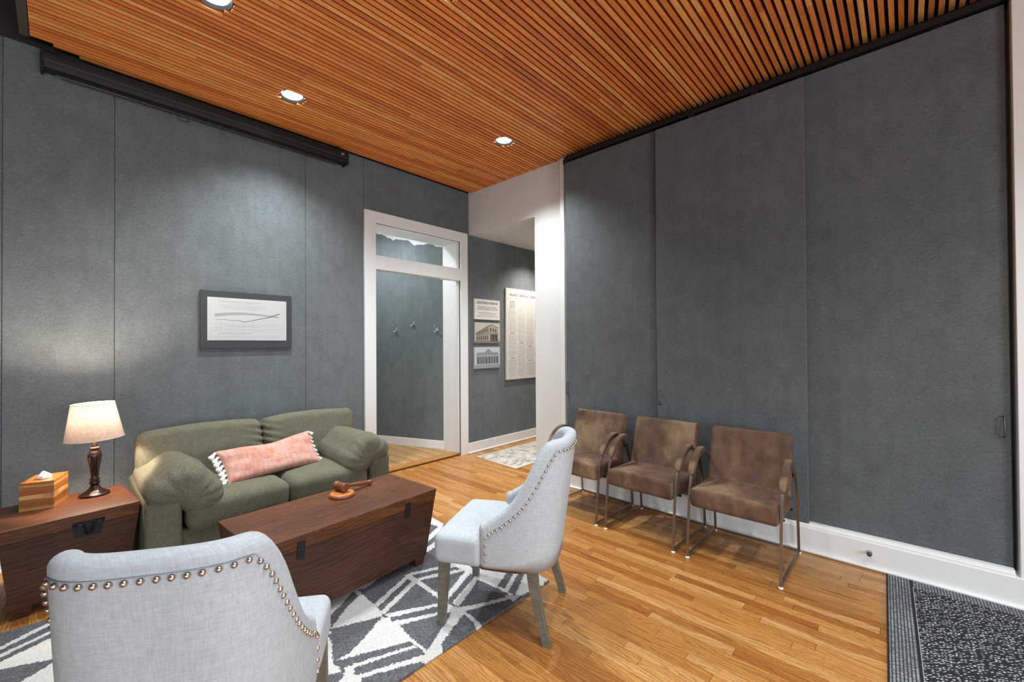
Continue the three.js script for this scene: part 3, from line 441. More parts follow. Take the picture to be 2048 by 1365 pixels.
// ------------------------------------------------------------------ rugs and mat
{
  const WHITE = [
    [[1.170,-2.110],[1.436,-2.223],[1.443,-2.192],[1.165,-2.071]], [[1.160,-2.023],[1.432,-2.150],[1.439,-2.111],[1.152,-1.990]],
    [[1.031,-2.175],[1.075,-2.201],[1.166,-2.253],[1.166,-2.114],[1.157,-2.008],[1.135,-1.985],[0.999,-2.045],[0.917,-2.080]],
    [[1.433,-2.234],[1.484,-2.227],[1.622,-2.168],[1.759,-2.087],[1.770,-2.039],[1.726,-2.002],[1.726,-2.067],[1.603,-2.143],[1.465,-2.199],[1.463,-2.146],[1.481,-2.142],[1.577,-2.108],[1.733,-2.024],[1.724,-1.996],[1.553,-2.076],[1.466,-2.120],[1.436,-2.107],[1.426,-2.141],[1.430,-2.198]],
    [[1.432,-2.111],[1.464,-2.118],[1.456,-1.956],[1.451,-1.846],[1.424,-1.812],[1.425,-1.915],[1.429,-1.965]], [[1.491,-1.896],[1.722,-2.003],[1.722,-1.957],[1.450,-1.841]], [[1.451,-1.808],[1.714,-1.909],[1.714,-1.871],[1.456,-1.753]],
    [[1.156,-1.991],[1.387,-1.868],[1.447,-1.832],[1.431,-1.811],[1.370,-1.846],[1.186,-1.930],[1.157,-1.947]], [[1.151,-1.909],[1.341,-1.806],[1.444,-1.771],[1.422,-1.741],[1.325,-1.785],[1.166,-1.854]],
    [[1.138,-1.981],[1.158,-1.948],[1.155,-1.907],[1.162,-1.857],[1.146,-1.714],[0.893,-1.830],[0.839,-1.855],[0.908,-1.858],[1.036,-1.920]],
    [[0.872,-1.785],[1.131,-1.685],[1.132,-1.663],[0.875,-1.757],[0.860,-1.722],[0.870,-1.707],[1.131,-1.598],[1.193,-1.565],[1.093,-1.562],[1.089,-1.578],[0.875,-1.679],[0.849,-1.647],[0.781,-1.650],[0.850,-1.793]],
    [[1.133,-1.728],[1.150,-1.720],[1.153,-1.613],[1.136,-1.607]], [[1.435,-1.764],[1.455,-1.693],[1.414,-1.680],[1.225,-1.599],[1.193,-1.55],[1.093,-1.55],[1.138,-1.607],[1.158,-1.612]],
    [[1.435,-1.825],[1.449,-1.754],[1.529,-1.704],[1.656,-1.644],[1.72,-1.615],[1.70,-1.595],[1.635,-1.623],[1.451,-1.700],[1.415,-1.736],[1.376,-1.762]], [[1.438,-1.700],[1.454,-1.688],[1.447,-1.598],[1.435,-1.55],[1.401,-1.55],[1.417,-1.587]],
    [[1.755,-2.202],[1.769,-1.984],[1.986,-1.729],[2.05,-1.60],[1.987,-1.562],[1.909,-1.556],[1.744,-1.578],[1.682,-1.565],[1.693,-1.606],[1.699,-1.879],[1.722,-1.968],[1.690,-2.161]],
    [[2.075,-2.864],[2.063,-2.647],[2.001,-2.618],[1.975,-2.734]], [[1.826,-2.552],[2.018,-2.653],[2.017,-2.601],[1.774,-2.481]], [[1.736,-2.427],[1.860,-2.468],[1.804,-2.395],[1.685,-2.367]],
    [[-0.3,-3.02],[-0.176,-3.096],[-0.002,-3.198],[0.2,-3.3],[0.2,-3.26],[0.008,-3.161],[-0.3,-2.99]], [[-0.3,-2.96],[-0.172,-3.022],[0.011,-3.096],[0.2,-3.18],[0.2,-3.15],[0.013,-3.066],[-0.3,-2.93]],
    [[-0.3,-2.89],[-0.194,-2.938],[-0.167,-2.948],[-0.088,-2.978],[0.015,-3.023],[0.2,-3.1],[0.15,-2.72],[0.040,-2.651],[0.029,-2.645],[0.024,-2.573],[0.020,-2.512],[-0.135,-2.682],[-0.101,-2.709],[-0.071,-2.725],[0.020,-2.783],[-0.052,-2.821],[-0.163,-2.878],[-0.3,-2.92]]];
  const DARK = [[[1.727,-1.740],[1.908,-1.808],[1.936,-1.784],[1.743,-1.687]], [[1.727,-1.653],[1.949,-1.759],[1.971,-1.729],[1.734,-1.603]], [[1.703,-1.874],[1.720,-1.631],[1.465,-1.739]]];
  const X0 = -0.55, X1 = 2.15, Z0 = -3.35, Z1 = -1.5, S = 560;
  const tx = canvasTex(Math.round((X1 - X0) * S), Math.round((Z1 - Z0) * S), (c, W, H) => {
    const P = (x, z) => [(x - X0) * S, (z - Z0) * S], dark = '#5a5c60', white = '#d0cfcc';
    const poly = (l, f) => { c.fillStyle = f; c.beginPath(); l.forEach(([x, z], i) => i ? c.lineTo(...P(x, z)) : c.moveTo(...P(x, z))); c.closePath(); c.fill(); };
    c.fillStyle = dark; c.fillRect(0, 0, W, H);
    // the same lattice of triangles goes on under the furniture
    const dx = 0.288, dz = 0.375;
    for (let i = -1; i < 10; i++) for (let j = -1; j < 6; j++) {
      const x = -0.57 + i * dx, z = -3.45 + j * dz + (i % 2 ? dz / 2 : 0), a = [x, z], b = [x + dx, z - dz / 2], d = [x + dx, z + dz / 2], e = [x, z + dz], k = hash(i, j, 77);
      if (k < 0.34) poly([a, b, d], white); if (k > 0.72) poly([a, d, e], white);
      c.strokeStyle = white; c.lineWidth = 0.026 * S; for (const [p, q] of [[a, b], [a, d], [a, e]]) { c.beginPath(); c.moveTo(...P(...p)); c.lineTo(...P(...q)); c.stroke(); }
      c.lineWidth = 0.02 * S; if (k > 0.3 && k < 0.7) { c.beginPath(); c.moveTo(...P(a[0], a[1] + 0.06)); c.lineTo(...P(d[0], d[1] + 0.06)); c.stroke(); }
    }
    poly([[0.83, -1.4], [0.83, -1.86], [0.95, -2.15], [1.3, -2.32], [1.68, -2.36], [1.8, -2.6], [1.95, -2.9], [2.2, -2.9], [2.2, -1.4]], dark);
    poly([[-0.6, -3.4], [-0.6, -2.5], [0.12, -2.5], [0.14, -3.4]], dark);
    WHITE.forEach(l => poly(l, white)); DARK.forEach(l => poly(l, dark));
    const im = c.getImageData(0, 0, W, H), o = new Uint8ClampedArray(im.data);    // tufted edges and pile grain
    for (let y = 0; y < H; y++) for (let x = 0; x < W; x++) {
      const jx = Math.round((vn(x / 4, y / 4, 9999, 9999, 1) - 0.5) * 7), jy = Math.round((vn(x / 4, y / 4, 9999, 9999, 2) - 0.5) * 7), s = (clamp(y + jy, 0, H - 1) * W + clamp(x + jx, 0, W - 1)) * 4, i = (y * W + x) * 4;
      const q = o[s] < 150, k = 1 + (hash(x, y, 3) - 0.5) * (q ? 0.5 : 0.1) + (vn(x / 3, y / 3, 9999, 9999, 4) - 0.5) * (q ? 0.4 : 0.08);
      im.data[i] = o[s] * k; im.data[i + 1] = o[s + 1] * k; im.data[i + 2] = o[s + 2] * k; im.data[i + 3] = 255;
    }
    c.putImageData(im, 0, 0);
  });
  const pileBump = dataTex(512, 512, (u, v) => { const k = 255 * vn(u * 170, v * 170, 170, 170, 51) * 0.6 + 100 * vn(u * 60, v * 60, 60, 60, 52); return [k, k, k]; }, false); pileBump.repeat.set(9, 6.2);
  const slab = (pts, h, r) => { const s = new THREE.Shape(); pts.forEach(([x, z], i) => i ? s.lineTo(x, -z) : s.moveTo(x, -z)); s.closePath(); return new THREE.ExtrudeGeometry(s, { depth: Math.max(0.001, h - 2 * r), bevelThickness: r, bevelSize: r, bevelOffset: -r, bevelSegments: 2 }).rotateX(-Math.PI / 2).translate(0, r, 0); };
  const planar = (g, x0, x1, z0, z1) => { const p = g.attributes.position, o = new Float32Array(p.count * 2); for (let i = 0; i < p.count; i++) { o[i * 2] = (p.getX(i) - x0) / (x1 - x0); o[i * 2 + 1] = 1 - (p.getZ(i) - z0) / (z1 - z0); } g.setAttribute('uv', new THREE.BufferAttribute(o, 2)); return g; };
  const edgeX = [[-0.47, -1.552], [0.9, -1.556], [1.98, -1.557], [2.02, -2.1], [2.068, -2.845], [2.09, -3.12], [1.2, -3.17], [0.0, -3.225], [-0.45, -3.28]];
  single('area_rug', 'charcoal and white tufted rug with a triangle lattice pattern', 'rug', planar(slab(edgeX, 0.012, 0.004), X0, X1, Z0, Z1), mat({ map: tx, bumpMap: pileBump, bumpScale: 0.004, roughness: 0.97 }));

  // woven black and white mat at the right wall
  const mx0 = 1.95, mx1 = 3.411, mz0 = -0.106, mz1 = 0.80, MS = 1150;
  const mtx = canvasTex(Math.round((mx1 - mx0) * MS), Math.round((mz1 - mz0) * MS), (c, W, H) => {
    c.fillStyle = '#15171b'; c.fillRect(0, 0, W, H); const pit = 0.0125 * MS, step = 0.0092 * MS, b = 0.115 * MS;
    const dash = (x, y, a, l, w) => { c.save(); c.translate(x, y); c.rotate(a); c.fillStyle = ['#b9bfc2', '#a4abb0', '#c9cdcd', '#939aa0'][Math.floor(hash(Math.round(x), Math.round(y), 5) * 4)]; c.beginPath(); c.ellipse(0, 0, l, w, 0, 0, 7); c.fill(); c.restore(); };
    for (let j = 0, y = pit * 0.7; y < H; y += pit, j++) for (let i = 0, x = step * 0.5; x < W; x += step, i++) {
      const border = y < b - pit * 0.6 || y > H - b || x > W - b * 0.75 || x < b * 0.75;
      if (y > b - pit * 0.7 && y < b + pit * 0.2) continue;
      if (border || hash(i, j, 91) > 0.42) dash(x + (border ? 0 : step * (hash(i, j, 92) - 0.5)), y + (border ? 0 : pit * 0.5 * (hash(i, j, 93) - 0.5)), border ? 1.05 : 0.9 + 0.4 * (hash(i, j, 94) - 0.5), pit * 0.46, step * 0.24);
    }
    c.fillStyle = '#b8bcbc'; c.fillRect(b * 0.75, b - 2, W - b * 1.5, 3); c.fillStyle = '#111316'; c.fillRect(0, 0, W, 0.008 * MS);
  });
  const weave = dataTex(256, 256, (u, v) => { const k = 128 + 110 * Math.sin(v * 6.2832 * 8) * 0.6 + 60 * Math.sin((u * 12 + v * 8) * 6.2832); return [k, k, k]; }, false); weave.repeat.set(13, 9);
  const s2 = slab([[mx0, mz0 + 0.045], [mx1, mz0], [mx1, mz1], [mx0, mz1 + 0.045]], 0.008, 0.002);
  const gm = s2, pp = gm.attributes.position, oo = new Float32Array(pp.count * 2); for (let i = 0; i < pp.count; i++) { const x = pp.getX(i), zz = pp.getZ(i) - 0.045 * (mx1 - x) / (mx1 - mx0); oo[i * 2] = (x - mx0) / (mx1 - mx0); oo[i * 2 + 1] = 1 - (zz - mz0) / (mz1 - mz0); } gm.setAttribute('uv', new THREE.BufferAttribute(oo, 2));
  single('woven_mat', 'black mat woven with white flecks against the right baseboard', 'mat', gm, mat({ map: mtx, bumpMap: weave, bumpScale: 0.003, roughness: 0.9 }));

  // pale runner in the hall
  const rtx = dataTex(1024, 512, (u, v) => { const e = Math.min(u * 3, (1 - u) * 3, v * 1.4, (1 - v) * 1.4), a = fbm(u * 34, v * 18, 34, 18, 4, 61), b = fbm(u * 70, v * 40, 70, 40, 3, 62), bl = smooth(0.52, 0.66, a) * 0.55, br = smooth(0.54, 0.64, b) * 0.45, f = 1 + (hash(Math.floor(u * 1024), Math.floor(v * 512), 6) - 0.5) * 0.1, k = e < 0.06 ? 0 : 1; return [(190 - 84 * bl * k - 50 * br * k) * f, (184 - 64 * bl * k - 62 * br * k) * f, (174 - 46 * bl * k - 70 * br * k) * f]; });
  single('hall_runner', 'cream patterned runner rug lying in the hall opening', 'rug', planar(slab([[3.525, -3.235], [6.0, -3.235], [6.0, -3.945], [3.575, -3.945]], 0.008, 0.002), 3.52, 6.0, -3.95, -3.23), mat({ map: rtx, roughness: 0.95 }));
}

// ------------------------------------------------------------------ sofa
const sofaMap = dataTex(512, 512, (u, v) => {
  const i = Math.floor(u * 48), j = Math.floor(v * 48), a = ((u * 48) % 1), b = ((v * 48) % 1), dir = (i + j) % 2 ? a - b : a + b - 1, w = Math.exp(-dir * dir * 9);
  const k = 0.74 + 0.36 * w * (0.7 + 0.6 * hash(i, j, 71)) + 0.16 * (hash(Math.floor(u * 512), Math.floor(v * 512), 72) - 0.5) + 0.1 * (fbm(u * 8, v * 8, 8, 8, 3, 73) - 0.5); return [224 * k, 222 * k, 210 * k];
});
const sofaBump = dataTex(512, 512, (u, v) => { const a = ((u * 48) % 1), b = ((v * 48) % 1), i = Math.floor(u * 48), j = Math.floor(v * 48), d = (i + j) % 2 ? a - b : a + b - 1, k = 60 + 170 * Math.exp(-d * d * 9); return [k, k, k]; }, false);
const sofaMat = mat({ color: rgb(127, 125, 109), map: sofaMap, bumpMap: sofaBump, bumpScale: 0.002, roughness: 0.95 });
{
  const g = thing('loveseat', 'olive grey chenille loveseat with overstuffed arms against the felt wall', 'sofa', [1.138, 0, -3.65]);
  const S = 1 / 0.31, fab = (geo, k = 0) => uv(geo, S, S, 'x', k * 0.3, k * 0.2);
  part(g, 'frame', fab(merge([rbx(-0.64, 0.64, 0.05, 0.27, -0.38, 0.375, 0.02, 2), rbx(-0.755, 0.755, 0.05, 0.70, -0.43, -0.31, 0.05, 3)])), sofaMat);
  for (const s of [-1, 1]) {
    const a = part(g, 'arm', fab(sdfMesh((x, y, z) => sdBox(x - s * 0.702, y - 0.262, z - 0.005, 0.088, 0.235, 0.435, 0.035) , [s * 0.702 - 0.12, 0, -0.48], [s * 0.702 + 0.12, 0.56, 0.48], 0.012), 1), sofaMat);
    // padded roll that drapes over the arm toward the seat
    const chain = [[0.71, 0.532], [0.60, 0.565], [0.515, 0.482]], rr = [0.083, 0.108, 0.12];
    part(g, 'arm_pad', fab(sdfMesh((x, y, z) => {
      const X = x * s, back = smooth(0.15, -0.4, z), front = smooth(0.18, 0.42, z);
      let d = 9; for (let i = 0; i < 2; i++) { const [ax, ay] = chain[i], [bx_, by] = chain[i + 1], ay2 = ay, by2 = by + (i === 1 ? 0.05 * back : 0) - (i === 1 ? 0.012 * front : 0), ex = bx_ - ax, ey = by2 - ay2, t = clamp(((X - ax) * ex + (y - ay2) * ey) / (ex * ex + ey * ey)); d = smin(d, Math.hypot(X - ax - ex * t, y - ay2 - ey * t) - lerp(rr[i], rr[i + 1], t) * (1 - 0.18 * back), 0.05); }
      const q = 0.085, w = Math.abs(z - 0.082) - 0.385;
      let e = Math.min(Math.max(d + q, w + q), 0) + Math.hypot(Math.max(d + q, 0), Math.max(w + q, 0)) - q;
      // gathered pleats on the front scroll
      const ang = Math.atan2(y - 0.46, X - 0.58), pl = Math.sin(ang * 15 + 2 * n3(x * 9, y * 9, 1, 3)) * 0.003 * smooth(0.33, 0.46, z) * smooth(0.02, 0.07, Math.hypot(X - 0.58, y - 0.46));
      e += pl + 0.004 * Math.sin(z * 46 + 3 * n3(x * 6, y * 6, z * 6, 5)) * smooth(0.1, 0.35, z) * smooth(0.58, 0.66, y) + 0.004 * (n3(x * 9, y * 9, z * 9, 9) - 0.5);
      return e;
    }, [s > 0 ? 0.33 : -0.86, 0.3, -0.38], [s > 0 ? 0.86 : -0.33, 0.76, 0.54], 0.011), 2 + s), sofaMat);
  }
  for (const s of [-1, 1]) {
    part(g, 'seat_cushion', fab(sdfMesh((x, y, z) => {
      const X = x - s * 0.298, crown = 0.022 * (1 - (X / 0.32) ** 2) * (1 - (z - 0.09) ** 2 / 0.16);
      return sdBox(X, y - 0.352 - crown * 0.5, z - 0.09, 0.297, 0.092 + crown * 0.5, 0.365, 0.062) + 0.006 * (n3(x * 7, y * 7, z * 7, 11) - 0.5);
    }, [s * 0.298 - 0.33, 0.22, -0.32], [s * 0.298 + 0.33, 0.5, 0.49], 0.012), 5 + s), sofaMat);
    part(g, 'back_cushion', fab(sdfMesh((x, y, z) => {
      const X = x - s * 0.386, ca = Math.cos(0.2), sa = Math.sin(0.2), yy = y - 0.60, zz = z + 0.225, Y = yy * ca - zz * sa, Z = yy * sa + zz * ca;
      const outer = X * s, sag = 0.014 * smooth(0.1, 0.38, outer) + 0.012 * smooth(-0.15, -0.36, outer);
      let d = sdBox(X, Y + sag * 0.5, Z, 0.384, 0.226 - sag * 0.5, 0.115, 0.066);
      const mid = Math.abs(x), wr = Math.exp(-mid * mid / 0.012) * smooth(0.52, 0.62, y) * smooth(0.82, 0.74, y);
      d += 0.007 * wr * Math.sin(y * 120 + mid * s * 40 + 3 * n3(x * 8, y * 8, 0, 2)) - 0.02 * (1 - (X / 0.4) ** 2) * smooth(0.1, -0.12, Math.abs(Y) - 0.1) * 0.6 + 0.008 * (n3(x * 5, y * 5, z * 5, 13) - 0.5);
      return d;
    }, [s * 0.386 - 0.42, 0.33, -0.46], [s * 0.386 + 0.42, 0.87, 0.02], 0.012), 8 + s), sofaMat);
  }
  for (const [x, z] of [[-0.7, 0.36], [0.7, 0.36], [-0.7, -0.36], [0.7, -0.36]]) part(g, 'foot', bx(x - 0.03, x + 0.03, 0, 0.055, z - 0.03, z + 0.03), walnutDark);
}

// ------------------------------------------------------------------ pink lumbar pillow with tassels
{
  const tx = dataTex(1024, 512, (u, v) => { const a = fbm(u * 60, v * 8, 60, 8, 4, 81), b = fbm(u * 10, v * 60, 10, 60, 4, 82), p = fbm(u * 5, v * 4, 5, 4, 3, 83), w = clamp(0.5 + 1.5 * (a - 0.5) + 1.5 * (b - 0.5) + 1.6 * (p - 0.5)), f = 1 + 0.1 * (hash(Math.floor(u * 1024), Math.floor(v * 512), 84) - 0.5); return [lerp(190, 203, w) * f, lerp(128, 160, w) * f, lerp(110, 146, w) * f]; });
  const pm = mat({ map: tx, roughness: 0.95 }), white = mat({ color: rgb(228, 226, 218), roughness: 1 });
  const ctr = [1.115, 0.565, -3.535], g = thing('lumbar_pillow', 'pink woven lumbar pillow with white tassels on the loveseat', 'pillow', ctr);
  const C = { bl: [0.80, 0.455, -3.40], br: [1.467, 0.46, -3.50], tr: [1.43, 0.695, -3.66], tl: [0.756, 0.665, -3.545] };
  const v3 = a => new THREE.Vector3(...a).sub(new THREE.Vector3(...ctr)), bl = v3(C.bl), br = v3(C.br), tr = v3(C.tr), tl = v3(C.tl);
  const nrm = br.clone().sub(bl).cross(tl.clone().sub(bl)).normalize();
  const surf = (u, v, side) => {
    const a = bl.clone().lerp(br, u), b = tl.clone().lerp(tr, u), U = 2 * u - 1, V = 2 * v - 1;
    b.y -= 0.026 * Math.exp(-((u - 0.52) ** 2) / 0.05); a.y -= 0.002;
    const p = a.lerp(b, v), e = Math.pow(Math.max(0, (1 - U ** 4) * (1 - V ** 4)), 0.55), pinch = 0.016 * (1 - V * V) * U ** 7 * -1, pv = 0.012 * (1 - U * U) * V ** 7 * -1;
    p.addScaledVector(br.clone().sub(bl).normalize(), pinch).addScaledVector(tl.clone().sub(bl).normalize(), pv);
    const fold = 0.006 * Math.sin(V * 9 + U * 4) * e * smooth(0.3, 0.9, Math.abs(U)) + 0.008 * (vn(u * 7, v * 4, 99, 99, 6) - 0.5) * e;
    return p.addScaledVector(nrm, side * 0.058 * e * (1 - 0.12 * Math.abs(U)) + fold);
  };
  const NU = 56, NV = 28, geos = [1, -1].map(side => { const pos = [], uvs = [], idx = []; for (let j = 0; j <= NV; j++) for (let i = 0; i <= NU; i++) { const p = surf(i / NU, j / NV, side); pos.push(p.x, p.y, p.z); uvs.push(i / NU, j / NV * 0.8); } for (let j = 0; j < NV; j++) for (let i = 0; i < NU; i++) { const a = j * (NU + 1) + i, b = a + 1, c = a + NU + 1, d = c + 1; side > 0 ? idx.push(a, b, d, a, d, c) : idx.push(a, d, b, a, c, d); } const q = new THREE.BufferGeometry(); q.setAttribute('position', new THREE.Float32BufferAttribute(pos, 3)); q.setAttribute('uv', new THREE.Float32BufferAttribute(uvs, 2)); q.setIndex(idx); q.computeVertexNormals(); return q; });
  part(g, 'cushion', merge(geos), pm);
  const tuft = () => { const q = lathe([[0, 0], [0.004, 0.001], [0.0075, 0.006], [0.006, 0.010], [0.009, 0.018], [0.0125, 0.03], [0.0115, 0.036], [0.006, 0.039], [0, 0.039]], 14), p = q.attributes.position; for (let i = 0; i < p.count; i++) { const k = 1 + 0.3 * (hash(i, 3, 5) - 0.5); p.setXYZ(i, p.getX(i) * k, p.getY(i), p.getZ(i) * k); } q.computeVertexNormals(); return q; };
  const tg = [tuft(), tuft()];
  for (const e of [0, 1]) for (let k = 0; k < 8; k++) {
    const v = 0.03 + 0.94 * k / 7, p = surf(e, v, 1), o = part(g, 'tassel', tg[k % 2], white), dir = br.clone().sub(bl).normalize().multiplyScalar(e ? 1 : -1).addScaledVector(new THREE.Vector3(0, -1, 0), 0.9 + 0.5 * hash(k, e, 4)).addScaledVector(nrm, 0.5 * (hash(k, e, 9) - 0.2)).normalize();
    o.position.copy(p); o.quaternion.setFromUnitVectors(new THREE.Vector3(0, 1, 0), dir); const s = (e ? 0.85 : 1.2) + 0.3 * hash(k, e, 2); o.scale.set(s, s, s);
  }
}

// ------------------------------------------------------------------ trunks
function trunk(name, label, pos, turn, w, d, h, tap) {
  const g = thing(name, label, 'trunk', pos, turn), hl = 0.072, hx = y => w / 2 - tap * (h - y) / h, hz = y => d / 2 - tap * (h - y) / h;
  const fr = (y0, y1, e = 0) => loft([rectRing(0, y0, 0, hx(y0) - e, hz(y0) - e), rectRing(0, y1 - 0.003, 0, hx(y1) - e, hz(y1) - e), rectRing(0, y1, 0, hx(y1) - e - 0.003, hz(y1) - e - 0.003)], { crease: 0.4 });
  part(g, 'body', uv(fr(0.055, h - hl - 0.003, 0.001), 1 / 1.2, 1 / 0.6, 'x', 0.13, 0.4), walnutDark);
  part(g, 'lid', uv(fr(h - hl, h), 1 / 1.2, 1 / 0.6, 'x', 0.45, 0.2), walnut);
  part(g, 'liner', bx(-hx(0.1) + 0.04, hx(0.1) - 0.04, 0.08, h - 0.03, -hz(0.1) + 0.04, hz(0.1) - 0.04), blackFelt);
  for (const sx of [-1, 1]) for (const sz of [-1, 1]) { const x = sx * (hx(0.03) - 0.04), z = sz * (hz(0.03) - 0.04); part(g, 'foot', uv(loft([rectRing(x, 0, z, 0.03, 0.03), rectRing(x, 0.03, z, 0.033, 0.033), rectRing(x, 0.056, z, 0.038, 0.038)]), 1 / 1.2, 1 / 0.6), walnutDark); }
  return { g, hx, hz, slope: Math.atan(tap / h) };
}
const H_T = 0.485;
{
  const c = trunk('coffee_trunk', 'dark walnut coffee table trunk on the patterned rug, holding the gavel', [1.116, 0.012, -2.43], rad(3.6), 1.05, 0.505, 0.473, 0.052);
  for (const x of [-0.32, 0.31]) {
    const y = 0.473 - 0.074, hg = new THREE.Group(); hg.name = 'hinge'; hg.position.set(x, y, c.hz(y) + 0.0012); hg.rotation.x = c.slope; c.g.add(hg);
    part(hg, 'leaf', rbx(-0.02, 0.02, 0.003, 0.042, -0.001, 0.002, 0.0008), ironMat); part(hg, 'leaf', rbx(-0.02, 0.02, -0.046, -0.003, -0.001, 0.002, 0.0008), ironMat);
    part(hg, 'pin', new THREE.CylinderGeometry(0.0032, 0.0032, 0.042, 10).rotateZ(Math.PI / 2).translate(0, 0, 0.002), ironMat);
  }
  const e = trunk('side_trunk', 'dark walnut side table trunk with a black latch beside the loveseat', [0.046, 0, -3.575], rad(5.5), 0.55, 0.5, H_T, 0.052);
  const y = H_T - 0.075, lt = new THREE.Group(); lt.name = 'latch'; lt.position.set(0.055, y, e.hz(y) + 0.0012); lt.rotation.x = e.slope; e.g.add(lt);
  const s = new THREE.Shape(); s.moveTo(-0.068, 0.03); s.lineTo(0.068, 0.03); s.lineTo(0.052, -0.055); s.lineTo(-0.052, -0.055); s.closePath();
  part(lt, 'plate', new THREE.ExtrudeGeometry(s, { depth: 0.002, bevelEnabled: false }), ironMat, 'black iron plate');
  part(lt, 'bail', tube([[-0.058, 0.016, 0.003], [-0.05, 0.018, 0.012], [-0.028, 0.016, 0.014], [-0.018, 0.004, 0.014], [-0.012, -0.034, 0.014], [0, -0.044, 0.014], [0.012, -0.034, 0.014], [0.018, 0.004, 0.014], [0.028, 0.016, 0.014], [0.05, 0.018, 0.012], [0.058, 0.016, 0.003]], 0.0042, 60, 8), mat({ color: rgb(26, 26, 28), roughness: 0.3, metalness: 0.6 }));
  part(lt, 'stud', new THREE.SphereGeometry(0.007, 12, 8).scale(0.7, 1.5, 1).translate(0, -0.024, 0.006), mat({ color: rgb(60, 60, 62), roughness: 0.3, metalness: 0.7 }));
}

// ------------------------------------------------------------------ gavel and sounding block
{
  const honey = mat({ color: rgb(196, 126, 66), map: slatMap, roughness: 0.3 }), honeyD = mat({ color: rgb(142, 78, 44), map: slatMap, roughness: 0.28 });
  const b = thing('sounding_block', 'round honey wood sounding block under the gavel', 'block', [1.187, H_T, -2.53]);
  part(b, 'base', lathe([[0, 0], [0.071, 0], [0.074, 0.004], [0.074, 0.013], [0.07, 0.016], [0, 0.016]], 48), honeyD);
  part(b, 'top', lathe([[0, 0.016], [0.069, 0.016], [0.069, 0.019], [0.065, 0.0225], [0.058, 0.0235], [0, 0.0235]], 48), honey);
  const g = thing('gavel', 'turned brown wooden gavel resting on the sounding block', 'gavel', [1.19, H_T + 0.0235 + 0.0285, -2.55], rad(-28));
  const gm = mat({ color: rgb(126, 74, 46), map: slatMap, roughness: 0.3 });
  // head lies along local z, handle along local x
  part(g, 'head', lathe([[0, -0.042], [0.02, -0.042], [0.0235, -0.039], [0.0245, -0.032], [0.0235, -0.026], [0.019, -0.024], [0.0205, -0.02], [0.0215, -0.012], [0.02, -0.009], [0.0215, -0.006], [0.022, 0], [0.0215, 0.006], [0.02, 0.009], [0.0215, 0.012], [0.0205, 0.02], [0.019, 0.024], [0.0235, 0.026], [0.0245, 0.032], [0.0235, 0.039], [0.02, 0.042], [0, 0.042]], 32).rotateX(Math.PI / 2), gm);
  part(g, 'handle', lathe([[0, 0.012], [0.009, 0.012], [0.0095, 0.035], [0.0125, 0.045], [0.0085, 0.055], [0.0105, 0.075], [0.0125, 0.12], [0.012, 0.16], [0.0095, 0.178], [0.0135, 0.185], [0.0145, 0.193], [0.0125, 0.201], [0, 0.204]], 24).rotateZ(-Math.PI / 2 - 0.155), gm);
  g.rotation.y = rad(11); g.scale.setScalar(1.14);
}

// ------------------------------------------------------------------ tissue box
{
  const g = thing('tissue_box', 'square laminated wood tissue box with a white tissue on the side trunk', 'tissue box', [-0.046, H_T, -3.69], rad(-17));
  const tones = [[206, 160, 104], [170, 112, 56], [222, 186, 136], [178, 120, 62], [214, 174, 122], [196, 138, 76]].map(t => mat({ color: rgb(...t), map: oakMap, roughness: 0.4 }));
  const w = 0.07, d = 0.10, ys = [0, 0.022, 0.06, 0.088, 0.128, 0.145];
  for (let i = 0; i + 1 < ys.length; i++) part(g, 'strip', uv(rbx(-w, w, ys[i], ys[i + 1] - 0.0002, -d, d, 0.0012), 1 / 2.2, 1 / 0.42, i % 2 ? 'x' : 'z', i * 0.37, i * 0.21), tones[i]);
  const s = new THREE.Shape(); s.moveTo(-w, -d); s.lineTo(w, -d); s.lineTo(w, d); s.lineTo(-w, d); s.closePath(); const hole = new THREE.Path(); hole.absellipse(0, 0.0, 0.026, 0.052, 0, 7, true); s.holes.push(hole);
  part(g, 'top_panel', uv(new THREE.ExtrudeGeometry(s, { depth: 0.012, bevelEnabled: false, curveSegments: 24 }).rotateX(-Math.PI / 2).translate(0, 0.145, 0), 1 / 2.2, 1 / 0.42, 'z', 0.3, 0.62), tones[1]);
  part(g, 'tissue', loft([0, 1, 2, 3, 4, 5].map(k => Array.from({ length: 20 }, (_, i) => { const a = i / 20 * Math.PI * 2, r = [0.026, 0.032, 0.034, 0.026, 0.015, 0.004][k] * (1 + 0.28 * Math.sin(a * 5 + k)); return [Math.cos(a) * r * 0.8, 0.146 + k * 0.0105, Math.sin(a) * r * 1.2 + k * 0.004]; })), { smoothN: true }), mat({ color: rgb(244, 243, 240), roughness: 0.95 }));
}

